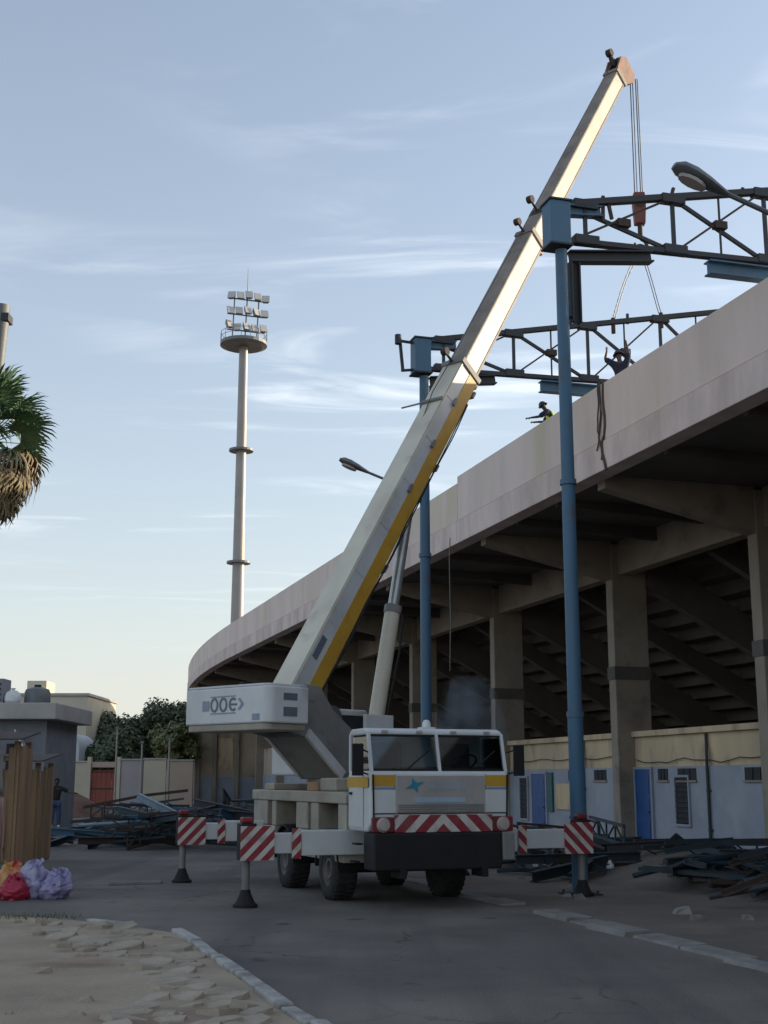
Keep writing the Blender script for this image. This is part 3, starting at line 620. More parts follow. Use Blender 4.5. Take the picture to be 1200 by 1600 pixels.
for ax in (-.45, -3.2):
    q = MB(MC); q.tube((ax, -.9, .53), (ax, .9, .53), .09); q.build('axle', M['black'], cr)
    for sy in (-1, 1):
        c = MC @ Matrix.Translation((ax, sy * 1.0, .53)) @ Matrix.Rotation(R(-90 * sy), 4, 'X')
        q = MB(); q.lathe([(.29, -.20), (.36, -.215), (.47, -.20), (.52, -.15), (.53, -.06), (.53, .06), (.52, .15), (.47, .20), (.36, .215), (.29, .20)], 36, c); ty = q.build('wheel', M['rubber'], cr, smooth=True)
        for k in range(36):
            a = 2 * math.pi * k / 36; q_ = c @ Matrix.Rotation(a, 4, 'Z')
        q = MB(c)
        for k in range(30):
            a = 2 * math.pi * k / 30; mm = Matrix.Rotation(a, 4, 'Z'); pt = [mm @ Vector(p) for p in [(.518, .02, -.18), (.518, .06, -.18), (.518, .06, -.01), (.518, .02, -.01), (.545, .02, -.17), (.545, .06, -.17), (.545, .06, -.015), (.545, .02, -.015)]]; q.hexa(pt)
            mm = Matrix.Rotation(a + .1, 4, 'Z'); pt = [mm @ Vector(p) for p in [(.518, .02, .01), (.518, .06, .01), (.518, .06, .18), (.518, .02, .18), (.545, .02, .015), (.545, .06, .015), (.545, .06, .17), (.545, .02, .17)]]; q.hexa(pt)
        q.build('tread', M['rubber'], ty)
        q = MB(); q.lathe([(.0, .10), (.11, .10), (.13, .17), (.17, .17), (.19, .06), (.24, .05), (.285, .19), (.30, .19), (.30, -.19)], 24, c); q.build('rim', M['rim'], ty, smooth=True)
        q = MB(c)
        for k in range(8): a = 2 * math.pi * k / 8; q.tube((.215 * math.cos(a), .215 * math.sin(a), .05), (.215 * math.cos(a), .215 * math.sin(a), .085), .018, n=6)
        q.build('wheel_nuts', M['rim'], ty)
    for sy in (-1, 1):                                           # wheel arch lip
        q = MB(MC); y0, y1 = (.78, 1.22) if sy > 0 else (-1.22, -.78)
        prof = [(ax + .62 * math.cos(R(a)), .53 + .62 * math.sin(R(a))) for a in range(0, 181, 15)]; prof += [(ax + .66 * math.cos(R(a)), .53 + .66 * math.sin(R(a))) for a in range(180, -1, -15)]
        q.prism(prof, lambda p, z, y: (p, y, z), y0, y1); q.build('mudguard', M['black'], cr)
# --- driver cab (low, full width)
W2 = 1.21
cabM = M['white']
q = MB(MC); q.prism([(.72, 1.2), (1.66, 1.2), (1.80, 1.32), (1.80, 2.10), (1.78, 2.16), (.72, 2.16)], lambda p, z, y: (p, y, z), -W2, W2); cab = q.build('cab', cabM, cr, bev=.05, seg=3)
q = MB(MC); q.prism([(.70, 2.73), (1.62, 2.73), (1.60, 2.80), (1.45, 2.84), (.80, 2.84), (.70, 2.80)], lambda p, z, y: (p, y, z), -W2 + .02, W2 - .02); q.build('cab_roof', M['white'], cab, bev=.03)
for y in (-W2 + .04, W2 - .04, -.0):
    q = MB(MC); q.beam((1.755, y, 2.13), (1.59, y, 2.76), .05 if abs(y) > .1 else .05, .06, (1, 0, 0)); q.build('windscreen_pillar', cabM, cab)
for y in (-W2 + .04, W2 - .04):
    q = MB(MC); q.beam((.75, y, 2.13), (.75, y, 2.76), .06, .07, (1, 0, 0)); q.build('rear_pillar', cabM, cab)
q = MB(MC); q.beam((.735, -W2 + .08, 2.45), (.735, W2 - .08, 2.45), .03, .62); q.build('cab_back', mat('cab_lining', (.5, .5, .48), (.42, .42, .4), .7), cab)
q = MB(MC)
for y0, y1 in ((-W2 + .075, -.035), (.035, W2 - .075)):
    q = MB(MC); q.hexa([(1.735, y0, 2.18), (1.735, y1, 2.18), (1.61, y1, 2.71), (1.61, y0, 2.71), (1.747, y0, 2.18), (1.747, y1, 2.18), (1.622, y1, 2.71), (1.622, y0, 2.71)]); q.build('windscreen', M['glass'], cab)
    q = MB(MC); q.beam((1.752, y0, 2.175), (1.752, y1, 2.175), .02, .035); q.beam((1.622, y0, 2.722), (1.622, y1, 2.722), .02, .03); q.build('windscreen_seal', M['black'], cab)
    q = MB(MC); ym = (y0 + y1) / 2; q.tube((1.76, ym + .05, 2.2), (1.70, ym + .42, 2.48), .012, n=6); q.build('wiper', M['black'], cab)
for sy in (-1, 1):
    q = MB(MC); y = sy * (W2 - .03); q.hexa([(.8, y, 2.18), (1.68, y, 2.18), (1.57, y, 2.7), (.8, y, 2.7), (.8, y + .01, 2.18), (1.68, y + .01, 2.18), (1.57, y + .01, 2.7), (.8, y + .01, 2.7)]); q.build('side_window', M['glass'], cab)
    q = MB(MC); yy = sy * (W2 + .004); q.box(.78, 1.5, min(yy, yy + sy * .012), max(yy, yy + sy * .012), 1.27, 2.10); d = q.build('cab_door', cabM, cab, bev=.01)
    q = MB(MC); yy = sy * (W2 + .02); q.box(.74, 1.76, min(yy, yy + sy * .006), max(yy, yy + sy * .006), 1.90, 2.06); q.build('side_stripe', M['yellow'], cab)
    # mirror on an arm
    q = MB(MC); q.tube((1.7, sy * W2, 2.45), (1.78, sy * (W2 + .2), 2.52), .014, n=6); q.tube((1.7, sy * W2, 2.1), (1.78, sy * (W2 + .2), 2.16), .014, n=6); q.box(1.75, 1.81, sy * (W2 + .2) - .09, sy * (W2 + .2) + .09, 2.08, 2.58); q.build('mirror', M['black'], cab, bev=.015)
    q = MB(MC); q.tube((1.82, sy * (W2 - .06), 1.35), (1.83, sy * (W2 - .04), 2.1), .016, n=6); q.build('grab_rail', M['black'], cab)
q = MB(MC); q.box(1.1, 1.3, -.12, .12, 2.845, 2.875); q.lathe([(.075, 2.876), (.07, 2.95), (.045, 2.99), (0, 3.0)], 14, Matrix.Translation((1.2, 0, 0))); q.build('roof_beacon', M['plastic'], cab, smooth=True)
for y in (-.9, -.3, .3, .9):
    q = MB(MC); q.box(1.60, 1.64, y - .05, y + .05, 2.76, 2.80); q.build('marker_lamp', M['lamp'], cab)
for sy in (-1, 1):
    yy = sy * (W2 + .018); q = MB(MC); a_, b_ = sorted((yy, yy + sy * .025)); q.box(.86, .98, a_, b_, 1.78, 1.82); q.build('door_handle', M['black'], cab)
    for x in (1.52, 1.40):
        q = MB(MC); a_, b_ = sorted((sy * (W2 + .002), sy * (W2 + .10))); q.box(x - .3, x - .05, a_, b_, 1.0 if x > 1.5 else .72, 1.03 if x > 1.5 else .75); q.build('cab_step', M['black'], cab)
    q = MB(MC); y0_ = sy * .79; q.box(1.8, 1.806, y0_ - .006, y0_ + .006, 1.5, 2.1); q.build('panel_seam', M['black'], cab)
q = MB(MC); q.box(1.80, 1.807, -W2 + .06, W2 - .06, 1.482, 1.494); q.build('panel_seam', M['black'], cab)
# seats, dash, steering wheel inside
q = MB(MC); q.box(1.35, 1.62, -W2 + .1, W2 - .1, 2.0, 2.22); q.build('dashboard', M['seat'], cab, bev=.04)
for y in (-.62, .62):
    q = MB(MC); q.box(.82, .98, y - .27, y + .27, 1.9, 2.62); q.box(.98, 1.3, y - .27, y + .27, 1.9, 2.0); q.build('cab_seat', M['seat'], cab, bev=.06)
q = MB(MC); Mw = MC @ Matrix.Translation((1.3, .62, 2.3)) @ Matrix.Rotation(R(-35), 4, 'Y')
for k in range(16):
    a, b = 2 * math.pi * k / 16, 2 * math.pi * (k + 1) / 16; q.M = Mw; q.tube((.22 * math.cos(a), .22 * math.sin(a), 0), (.22 * math.cos(b), .22 * math.sin(b), 0), .018, n=6)
q.build('steering_wheel', M['black'], cab, smooth=True)
# front panel: side panels, grille panel, emblem, stripes, plate
for sy in (-1, 1):
    a, b = sorted((sy * .78, sy * (W2 - .03)))
    q = MB(MC); q.box(1.802, 1.812, a, b, 1.92, 2.09); q.build('front_stripe', M['yellow'], cab)
    q = MB(MC); q.box(1.802, 1.818, a, b, 1.50, 1.86); q.build('front_panel', M['white'], cab, bev=.006)
    q = MB(MC); q.box(1.802, 1.816, a, b, 1.868, 1.90); q.build('name_strip', M['decalgrey'], cab)
q = MB(MC); q.box(1.802, 1.822, -.76, .76, 1.50, 2.08); q.build('grille_panel', mat('grille_beige', (.42, .39, .36), (.33, .31, .29), .5, scale=1.5), cab, bev=.006)
for k in range(4):
    q = MB(MC); q.box(1.823, 1.838, -.74, .74, 1.515 + k * .034, 1.53 + k * .034); q.build('grille_bar', M['frame'], cab)
# teal star-like emblem
q = MB(MC); ctr = (-.46, 1.93); star = []
for k in range(8):
    a = 2 * math.pi * k / 8 + .35; r = (.15 if k % 2 == 0 else .06) * (1.15 if k in (0, 4) else .9); star.append((ctr[0] + r * math.cos(a), ctr[1] + r * .9 * math.sin(a)))
q.prism(star, lambda p, z, x: (x, p, z), 1.823, 1.832); q.build('emblem', M['teal'], cab)
q = MB(MC); q.box(1.823, 1.833, -.46, .42, 1.66, 1.74); q.build('number_plate', M['plate'], cab)
for k, (y, wd) in enumerate(((-.22, .12), (-.04, .1), (.12, .14), (.33, .12))):
    q = MB(MC); q.box(1.823, 1.829, y, y + wd, 1.86, 1.98); q.build('lettering', mat('faded_lettering', (.34, .38, .40), (.30, .33, .36), .5), cab)
# bumper and chevrons
q = MB(MC); q.box(1.4, 1.93, -W2 + .03, W2 - .2, .62, 1.195); bmp = q.build('bumper', M['black'], cr, bev=.03)
q = MB(MC); q.box(1.84, 1.90, -.82, .86, 1.20, 1.47); q.build('chevron_board', M['bumperstripe'], cr, bev=.008)
for sy in (-1, 1):
    a, b = sorted((sy * .87, sy * 1.24)); 
    if sy < 0: a, b = -1.2, -.83
    q = MB(MC); q.box(1.82, 1.88, a, b, 1.20, 1.44); hb = q.build('headlight', M['redp'], cr, bev=.02)
    q = MB(); q.lathe([(0, .06), (.09, .05), (.105, 0), (.115, .0)], 18, MC @ Matrix.Translation((1.885, (a + b) / 2, 1.32)) @ Matrix.Rotation(R(90), 4, 'Y')); q.build('headlight_lens', M['lamp'], hb, smooth=True)
for y in (-.7, .7):
    q = MB(MC); q.box(1.5, 1.95, y - .05, y + .05, .5, .66); q.build('tow_bracket', M['black'], cr)
q = MB(MC); q.box(1.6, 1.95, W2 - .19, W2 + .02, .75, 1.19); q.build('step_box', M['frame'], cr, bev=.02)
# --- outriggers
def outrigger(x, sy, ext, r_pad=.2):
    y0 = sy * .5; ye = sy * ext
    a, b = sorted((y0, sy * 1.95)); q = MB(MC); q.box(x - .2, x + .2, a, b, .80, 1.20); ob = q.build('outrigger_box', M['white'], cr, bev=.015)
    a, b = sorted((sy * 1.9, ye - sy * .12)); q = MB(MC); q.box(x - .16, x + .16, a, b, .84, 1.16); q.build('outrigger_beam', M['white'], ob, bev=.012)
    a, b = sorted((sy * 1.97, sy * 2.12)); q = MB(MC); q.box(x + .205, x + .222, a, b, .76, 1.24); q.build('collar_board', M['endstripe'] if sy < 0 else M['endstripe2'], ob)
    a, b = sorted((ye - sy * .42, ye + sy * .14)); q = MB(MC); q.box(x + .17, x + .19, a, b, .74, 1.28); q.build('end_board', M['endstripe'] if sy < 0 else M['endstripe2'], ob)
    q = MB(MC); q.box(x - .14, x + .165, ye - .13, ye + .13, .74, 1.32); q.build('jack_housing', M['black'], ob, bev=.015)
    q = MB(MC); q.box(x - .1, x + .1, ye - .1, ye + .1, 1.322, 1.42); q.build('jack_cap', M['redp'], ob, bev=.03)
    q = MB(MC); q.tube((x, ye, .2), (x, ye, .78), .065, n=14); j = q.build('jack', M['frame'], cr, smooth=True)
    q = MB(); q.lathe([(0, 0.005), (r_pad, .005), (r_pad, .05), (r_pad * .8, .075), (.10, .20), (.075, .28), (0, .28)], 20, MC @ Matrix.Translation((x, ye, 0))); q.build('jack_float', M['black'], j, smooth=True)
outrigger(.35, -1, 2.83); outrigger(.35, 1, 3.3); outrigger(-5.1, -1, 2.78); outrigger(-5.1, 1, 3.3)
q = MB(MC); q.box(-4.9, -4.2, -1.15, 1.15, 1.825, 1.95); q.build('deck_plate', M['tan'], cr, bev=.02)
for y in (-.95, .8):
    q = MB(MC); q.box(-1.0, -.1, y - .22, y + .22, 1.825, 2.05); q.build('deck_locker', M['tan'], cr, bev=.03)
q = MB(MC); q.box(-1.75, -1.1, -1.18, -.35, 1.825, 1.98); q.build('wood_packing', M['wood2'], cr, bev=.01)
q = MB(MC); q.tube((.5, -1.0, 1.8), (.5, -1.0, 2.6), .06, n=10); q.build('exhaust_stack', M['rust'], cr, smooth=True)

# --- superstructure: local axes x = boom direction, y = left, z up
AZ = Vector((.665, .747, 0)).normalized()
SC = MC @ Vector((-2.75, 0, 0))
MS = Matrix.Translation(SC) @ Matrix(((AZ.x, -AZ.y, 0, 0), (AZ.y, AZ.x, 0, 0), (0, 0, 1, 0), (0, 0, 0, 1)))
q = MB(); q.lathe([(0, 1.825), (.85, 1.825), (.85, 1.92), (.78, 1.93), (.78, 2.02), (0, 2.02)], 32, MS); q.build('turntable', M['frame'], cr, smooth=True)
side = [(-.85, 2.03), (.95, 2.03), (1.05, 2.25), (.9, 2.52), (.0, 2.6), (-1.05, 3.3), (-1.42, 3.74), (-1.82, 3.74), (-2.32, 3.3), (-2.32, 2.9), (-1.75, 2.78)]
tur = None
for y0, y1 in ((-.52, -.44), (.44, .52)):
    q = MB(MS); q.prism(side, lambda p, z, y: (p, y, z), y0, y1); tur = q.build('turret_plate', M['frame'], cr, bev=.01)
    q = MB(MS); ys = sorted((y0 - .02 if y0 < 0 else y1 + .02, y0 if y0 < 0 else y1)); q.prism([(-1.78, 2.79), (-1.70, 2.93), (-.74, 2.17), (-.86, 2.04)], lambda p, z, y: (p, y, z), ys[0] - .03, ys[1] + .03); q.build('turret_flange', M['white'], cr)
q = MB(MS); q.prism([(-.84, 2.04), (-.7, 2.04), (-1.6, 2.88), (-1.75, 2.79)], lambda p, z, y: (p, y, z), -.435, .435); q.build('turret_web', M['frame'], cr)
q = MB(MS); q.box(-.7, .95, -.435, .435, 2.04, 2.3); q.build('turret_floor', M['frame'], cr)
q = MB(MS); q.box(-.3, .9, -1.05, -.53, 2.06, 2.5); q.build('hydraulic_tank', M['frame'], cr, bev=.04)
q = MB(MS); q.tube((-.95, -.43, 3.15), (-.95, .43, 3.15), .24, n=20); q.build('winch_drum', M['rope'], cr, smooth=True)
# counterweight with rounded rear corners
cw = []
for a in range(0, 91, 15): cw.append((-3.12 - .18 * math.sin(R(a)), -.97 - .18 * math.cos(R(a))))
cwp = cw + [(-p, 0) for p in []]
cwpoly = [(-2.33, -1.15)] + [(-3.12 - .18 * math.sin(R(a)), -.97 - .18 * math.cos(R(a))) for a in range(0, 91, 15)] + [(-3.12 - .18 * math.cos(R(a)), .97 + .18 * math.sin(R(a))) for a in range(0, 91, 15)] + [(-2.33, 1.15)]
q = MB(MS); q.prism(cwpoly, lambda p, y, z: (p, y, z), 2.98, 3.62); cwo = q.build('counterweight', M['white'], cr, bev=.03, smooth=False)
cw2 = [(-2.8 + (x + 2.8) * .95, y * .95) for x, y in cwpoly]
q = MB(MS); q.prism(cw2, lambda p, y, z: (p, y, z), 2.86, 2.978); q.build('counterweight_base', M['tan'], cwo, bev=.02)
q = MB(MS); q.prism([(-2.8 + (x + 2.8) * .97, y * .97) for x, y in cwpoly], lambda p, y, z: (p, y, z), 3.622, 3.66); q.build('counterweight_lid', M['white'], cwo, bev=.01)
q = MB(MS); q.box(-2.9, -2.7, -.06, .06, 3.66, 3.75); q.build('lifting_eye', M['black'], cwo)
# outlined lettering on the counterweight's rear face
def ring(q, cy, cz, ry, rz, th, a0=0, a1=360, n=20):
    x0, x1 = -3.309, -3.302
    for k in range(n):
        a, b = R(a0 + (a1 - a0) * k / n), R(a0 + (a1 - a0) * (k + 1) / n)
        def P_(r, ang, x): return (x, cy - (ry + r) * math.cos(ang), cz + (rz + r) * math.sin(ang))
        q.hexa([P_(-th / 2, a, x0), P_(th / 2, a, x0), P_(th / 2, b, x0), P_(-th / 2, b, x0), P_(-th / 2, a, x1), P_(th / 2, a, x1), P_(th / 2, b, x1), P_(-th / 2, b, x1)])
for cy in (.26, .02):
    q = MB(MS); ring(q, cy, 3.32, .085, .11, .04); q.build('letter', M['decal'], cwo)
q = MB(MS); ring(q, -.24, 3.32, .09, .10, .04, 50, 310); q.box(-3.309, -3.302, -.34, -.17, 3.30, 3.335); q.build('letter', M['decal'], cwo)
q = MB(MS); q.box(-3.309, -3.302, .40, .58, 3.22, 3.40); q.build('letter', M['decalgrey'], cwo)
q = MB(MS); q.prism([(-.36, 3.42), (-.42, 3.42), (-.52, 3.32), (-.42, 3.22), (-.36, 3.22), (-.45, 3.32)], lambda p, z, x: (x, p, z), -3.309, -3.302); q.build('letter', M['decalgrey'], cwo)
q = MB(MS); q.box(-3.309, -3.302, -.3, .36, 3.16, 3.18); q.box(-3.309, -3.302, -.3, .36, 3.455, 3.475); q.build('letter_rule', M['decalgrey'], cwo)
q = MB(MS); q.box(-3.309, -3.302, -.92, -.74, 3.03, 3.14); q.build('decal', M['decalgrey'], cwo)
for z0, z1 in ((3.38, 3.5), (3.1, 3.26)):
    q = MB(MS); q.box(-2.95, -2.62, -1.158, -1.151, z0, z1); q.build('decal', M['decal'], cwo)
# operator cab on the far side
q = MB(MS); q.prism([(-.2, 2.1), (1.25, 2.1), (1.4, 2.5), (1.15, 3.42), (-.2, 3.42)], lambda p, z, y: (p, y, z), .62, 1.38); oc = q.build('operator_cab', M['white'], cr, bev=.04)
for y0, y1 in ((.605, .617), (1.383, 1.395)):
    q = MB(MS); q.prism([(.35, 2.5), (1.25, 2.5), (1.08, 3.3), (.35, 3.3)], lambda p, z, y: (p, y, z), y0, y1); q.build('side_window', mat('dark_glass', (.05, .06, .07), (.04, .045, .05), .08), oc)
q = MB(MS); q.box(-.215, -.203, .72, 1.28, 2.6, 3.3); q.build('rear_window', MATS['dark_glass'], oc)
q = MB(MS); q.box(-.9, -.25, .56, 1.3, 2.1, 2.9); q.build('engine_cover', M['white'], cr, bev=.04)
q = MB(MS); q.box(-.25, .55, -.62, -.54, 2.9, 3.25); q.build('gauge_panel', M['white'], cr, bev=.01)
# --- boom
PV = MS @ Vector((-1.62, 0, 3.56)); TIP = Vector((6.82, 33.8, 22.15))
bd = TIP - PV; BL = bd.length; bx = bd.normalized(); bs = Vector((-AZ.y, AZ.x, 0)); bu = bx.cross(bs).normalized()
if bu.z < 0: bu = -bu
MBm = Matrix(((bx.x, bs.x, bu.x, PV.x), (bx.y, bs.y, bu.y, PV.y), (bx.z, bs.z, bu.z, PV.z), (0, 0, 0, 1)))
def bsec(x0, x1, wd, h, name, sidem, topm, lower=None, z_off=0.0):
    q = MB(MBm); q.box(x0, x1, -wd / 2, wd / 2, -h / 2 + z_off, h / 2 + z_off); o = q.build(name, sidem, cr, bev=.03)
    q = MB(MBm); q.box(x0 + .02, x1 - .02, -wd / 2 + .01, wd / 2 - .01, h / 2 + z_off + .002, h / 2 + z_off + .012); q.build('top_plate', topm, o)
    for sy in (-1, 1):
        a, b = sorted((sy * (wd / 2 + .002), sy * (wd / 2 + .012)))
        q = MB(MBm); q.box(x0 + .04, x1 - .04, a, b, h / 2 + z_off - .05, h / 2 + z_off - .01); q.build('edge_rail', topm, o)
        if lower:
            q = MB(MBm); q.box(x0 + .6, x1 - .02, a, b, -h / 2 + z_off - .0, -h / 2 + z_off + lower); q.build('yellow_flash', M['yellow'], o)
        else:
            q = MB(MBm); q.box(x0 + .04, x1 - .04, a, b, -h / 2 + z_off + .01, -h / 2 + z_off + .06); q.build('edge_rail', M['boombrown'], o)
    # collar at the outer end
    q = MB(MBm); q.box(x1 - .16, x1, -wd / 2 - .04, wd / 2 + .04, -h / 2 + z_off - .05, h / 2 + z_off + .05); q.build('collar', M['frame'] if lower else M['boombrown'], o, bev=.015)
    return o
L1, L2 = .412 * BL, .638 * BL
b1 = bsec(-.45, L1, .56, .66, 'boom_section', M['boomgrey'], M['boomcream'], .31)
b2 = bsec(L1 + .002, L2, .48, .56, 'boom_section', M['boomcream'], M['boombrown'])
b3 = bsec(L2 + .002, BL - .3, .41, .48, 'boom_section', M['boomcream'], M['boombrown'])
q = MB(MBm); q.tube((0, -.53, 0), (0, .53, 0), .13, n=18); q.build('boom_pin', M['frame'], cr, smooth=True)
# fittings on the boom
for x, o, wd, h in ((L1, b1, .56, .66), (L2, b2, .48, .56)):
    q = MB(MBm); q.tube((x - .1, 0, h / 2 + .05), (x - .1, 0, h / 2 + .34), .03, n=8); q.tube((x - .1, -.07, h / 2 + .36), (x - .1, .07, h / 2 + .36), .09, n=14); q.build('rope_guide', M['rust'], o, smooth=True)
    q = MB(MBm); q.box(x - .12, x + .12, -.12, .12, -h / 2 - .18, -h / 2 - .05); q.build('wear_pad', M['boombrown'], o)
q = MB(MBm); q.tube((L2 + .9, 0, .24), (L2 + .9, 0, .6), .03, n=8); q.tube((L2 + .9, -.07, .62), (L2 + .9, .07, .62), .1, n=14); q.box(L2 + .75, L2 + 1.0, -.22, .22, -.26, .26); q.build('rope_guide', M['rust'], b3, smooth=True)
q = MB(MBm); q.tube((.35 * BL, -.28, .36), (.35 * BL, .28, .36), .05, n=8); q.tube((.35 * BL, .28, .36), (.35 * BL, .9, .36), .02, n=6); q.build('rope_roller', M['frame'], b1, smooth=True)
for x in (.24, .30, .36):
    q = MB(MBm); q.box(x * BL - .1, x * BL + .1, -.34, -.3, -.02, .05); q.build('hose_clip', M['frame'], b1)
for x in (.155, .285, .39):
    q = MB(MBm); q.box(x * BL - .09, x * BL + .09, -.31, .31, -.42, -.36); q.build('hose_bracket', M['boombrown'], b1)
for k, x in enumerate((1.6, 2.9, 4.2, 5.5, 6.8, 8.1, 9.4)):
    for sy in (-1, 1):
        a_, b_ = sorted((sy * .281, sy * .289)); q = MB(MBm); q.box(x, x + .035, a_, b_, .02, .27); q.build('weld_strap', M['boomgrey'], b1)
for dz in (-.34, -.37):
    q = MB(MBm); q.path([(x, -.31 - .02 * math.sin(x * 2.3 + dz * 40), dz + .01 * math.sin(x * 3.1)) for x in [.4 + .35 * k for k in range(24)]], .014, 6); q.build('hydraulic_hose', M['black'], b1, smooth=True)
q = MB(MBm); q.box(.75, 1.25, -.293, -.283, .1, .24); q.build('warning_plate', M['decal'], b1)
# boom head with sheaves
q = MB(MBm)
for y in (-.2, .2):
    q.prism([(BL - .32, -.30), (BL + .18, -.52), (BL + .38, -.38), (BL + .42, .2), (BL + .15, .36), (BL - .32, .28)], lambda p, z, yy: (p, yy, z), y - .025, y + .025)
bh = q.build('boom_head', mat('boom_head_rust', (.34, .19, .14), (.2, .11, .08), .7, scale=3), cr)
for (x, z, r) in ((BL + .2, -.34, .2), (BL + .22, .14, .2)):
    for y in (-.1, .02, .12):
        q = MB(); q.lathe([(.03, -.04), (r, -.04), (r - .04, 0), (r, .04), (.03, .04)], 20, MBm @ Matrix.Translation((x, y, z)) @ Matrix.Rotation(R(90), 4, 'X')); q.build('sheave', M['rust'], bh, smooth=True)
q = MB(MBm); q.beam((BL - .1, 0, .3), (BL + .1, 0, .62), .1, .1); q.tube((BL + .08, -.08, .62), (BL + .08, .08, .62), .11, n=14); q.build('anemometer_mount', M['rust'], bh)
# luffing cylinder
c0 = MS @ Vector((.55, 0, 2.45)); c1 = MBm @ Vector((.235 * BL, 0, -.42)); cd_ = (c1 - c0)
for sy in (0,):
    off = bs * sy + Vector((0, 0, 0))
    q = MB(); q.tube(c0 + off, c0 + off + cd_ * .56, .16, n=18); lc = q.build('luffing_cylinder', M['boomcream'], cr, smooth=True)
    q = MB(); q.tube(c0 + off + cd_ * .56, c0 + off + cd_ * .59, .18, n=18); q.build('gland', M['frame'], lc, smooth=True)
    q = MB(); q.tube(c0 + off + cd_ * .59, c1 + off, .115, n=14); q.build('rod', M['chrome'], lc, smooth=True)
q = MB(); q.path([c0 + bs * -.3 + cd_ * .55, c0 + bs * -.36 + cd_ * .4, c0 + bs * -.3 + cd_ * .2, c0 + bs * -.28 + Vector((0, 0, -.1))], .025, 6); q.build('hydraulic_hose', M['black'], cr, smooth=True)
# hoist rope along the boom, falls and hook block
hp = MBm @ Vector((BL + .22, 0, -.5)); HX, HY = hp.x + .16, hp.y + .02
HZ = 18.55
q = MB(); a = MBm @ Vector((-.3, 0, .2)); q.path([MS @ Vector((-.95, 0, 3.4)), MBm @ Vector((.36 * BL, .05, .43)), MBm @ Vector((L1 - .1, .05, .40)), MBm @ Vector((L2 - .1, .05, .36)), MBm @ Vector((BL + .22, .02, .36))], .014, 6); q.build('hoist_rope', M['rope'], cr)
for dx in (-.11, -.035, .06, .12):
    q = MB(); q.tube((HX + dx, HY, HZ), (HX + dx * .9, HY, hp.z + .15), .016, n=6); q.build('hoist_rope', M['rope'], cr)
q = MB(); Mh = Matrix.Translation((HX, HY, 0)); q.M = Mh
q.prism([(-.16, HZ + .02), (.16, HZ + .02), (.19, HZ - .3), (.15, HZ - .95), (-.15, HZ - .95), (-.19, HZ - .3)], lambda p, z, y: (p, y, z), -.13, .13); hk = q.build('hook_block', mat('hook_red', (.20, .05, .04), (.12, .05, .045), .6, scale=4), cr, bev=.03)
q = MB(Mh); q.tube((0, -.15, HZ - .3), (0, .15, HZ - .3), .15, n=18); q.build('sheave', M['rust'], hk, smooth=True)
q = MB(Mh); q.tube((0, 0, HZ - .95), (0, 0, HZ - 1.35), .07, n=12); q.build('swivel', M['rust'], hk, smooth=True)
q = MB(Mh); q.path([(0, 0, HZ - 1.33)] + [(.17 * math.sin(R(a)) , 0, HZ - 1.55 + .17 * math.cos(R(a)) - .0) for a in range(20, 290, 22)], [.07] + [.075 - .0035 * k for k in range(13)], 10); q.build('hook', M['rust'], hk, smooth=True)

# sling hanging from the hook to the far truss
HB = Vector((HX - .02, HY, HZ - 1.62))
sl = thing('chain_sling', 'two-legged chain sling hanging from the crane hook onto the far roof truss', 'sling', tuple(HB))
q = MB(); q.path([HB + Vector((.13 * math.sin(R(a)), 0, .09 * math.cos(R(a)) - .03)) for a in range(0, 361, 24)], .028, 8); q.build('master_link', M['rust'], sl, smooth=True)
for s_, z_ in ((5.55, 14.5), (7.05, 14.82)):
    e = Mx2 @ Vector((s_, 0, z_)); a = HB + Vector((0, 0, -.1)); nl = 22
    q = MB(); P0 = [a.lerp(e, k / nl) + Vector((0, 0, -.35 * math.sin(math.pi * k / nl) * (k / nl))) + Vector((-.28 if s_ < 6 else .12, 0, 0)) * math.sin(math.pi * k / nl) * .5 for k in range(nl + 1)]
    for k in range(nl):
        d = (P0[k + 1] - P0[k]); m = (P0[k] + P0[k + 1]) / 2; sdv = d.normalized().cross(Vector((0, 1, 0) if k % 2 else (.7, .7, 0))).normalized() * .035
        q.tube(P0[k] - d * .12 + sdv, P0[k + 1] + d * .12 + sdv, .013, n=5); q.tube(P0[k] - d * .12 - sdv, P0[k + 1] + d * .12 - sdv, .013, n=5)
    q.build('chain_leg', M['rope'], sl)
    q = MB(); q.tube(e + Vector((0, 0, .06)), e + Vector((0, 0, -.38)), .06, n=10); q.build('shackle', M['rust'], sl)

# ================================================================== floodlight mast
fm = thing('floodlight_mast', 'tall slender floodlight mast with a round platform rising behind the far stand', 'mast', (-15.2, 132, 0))
MF = ROOT[fm]
q = MB(); q.lathe([(.85, 0), (.74, 12), (.63, 24), (.54, 36), (.47, 48.2)], 20, MF); q.build('shaft', M['galv'], fm, smooth=True)
for z, r in ((24.3, 1.25), (36.4, 1.3)):
    q = MB(); q.lathe([(.5, z - .1), (r, z - .1), (r, z + .12), (.5, z + .12)], 20, MF); rg_ = q.build('ring_platform', M['floodm'], fm)
q = MB(); q.lathe([(.5, 48.0), (2.0, 47.9), (2.55, 48.1), (2.55, 48.45), (.5, 48.45)], 24, MF); pl = q.build('platform', M['floodm'], fm)
q = MB()
for k in range(16):
    a = 2 * math.pi * k / 16; b = 2 * math.pi * (k + 1) / 16; q.M = MF
    q.tube((2.5 * math.cos(a), 2.5 * math.sin(a), 48.4), (2.5 * math.cos(a), 2.5 * math.sin(a), 49.5), .03, n=5)
    for z in (49.0, 49.5): q.tube((2.5 * math.cos(a), 2.5 * math.sin(a), z), (2.5 * math.cos(b), 2.5 * math.sin(b), z), .03, n=5)
q.build('guard_rail', M['floodm'], pl)
rot = Matrix.Rotation(R(20), 4, 'Z')
q = MB(MF @ rot)
for x in (-1.3, .1, 1.4): q.beam((x, 0, 48.4), (x + .2, 0, 54.2), .12, .12, (0, 1, 0))
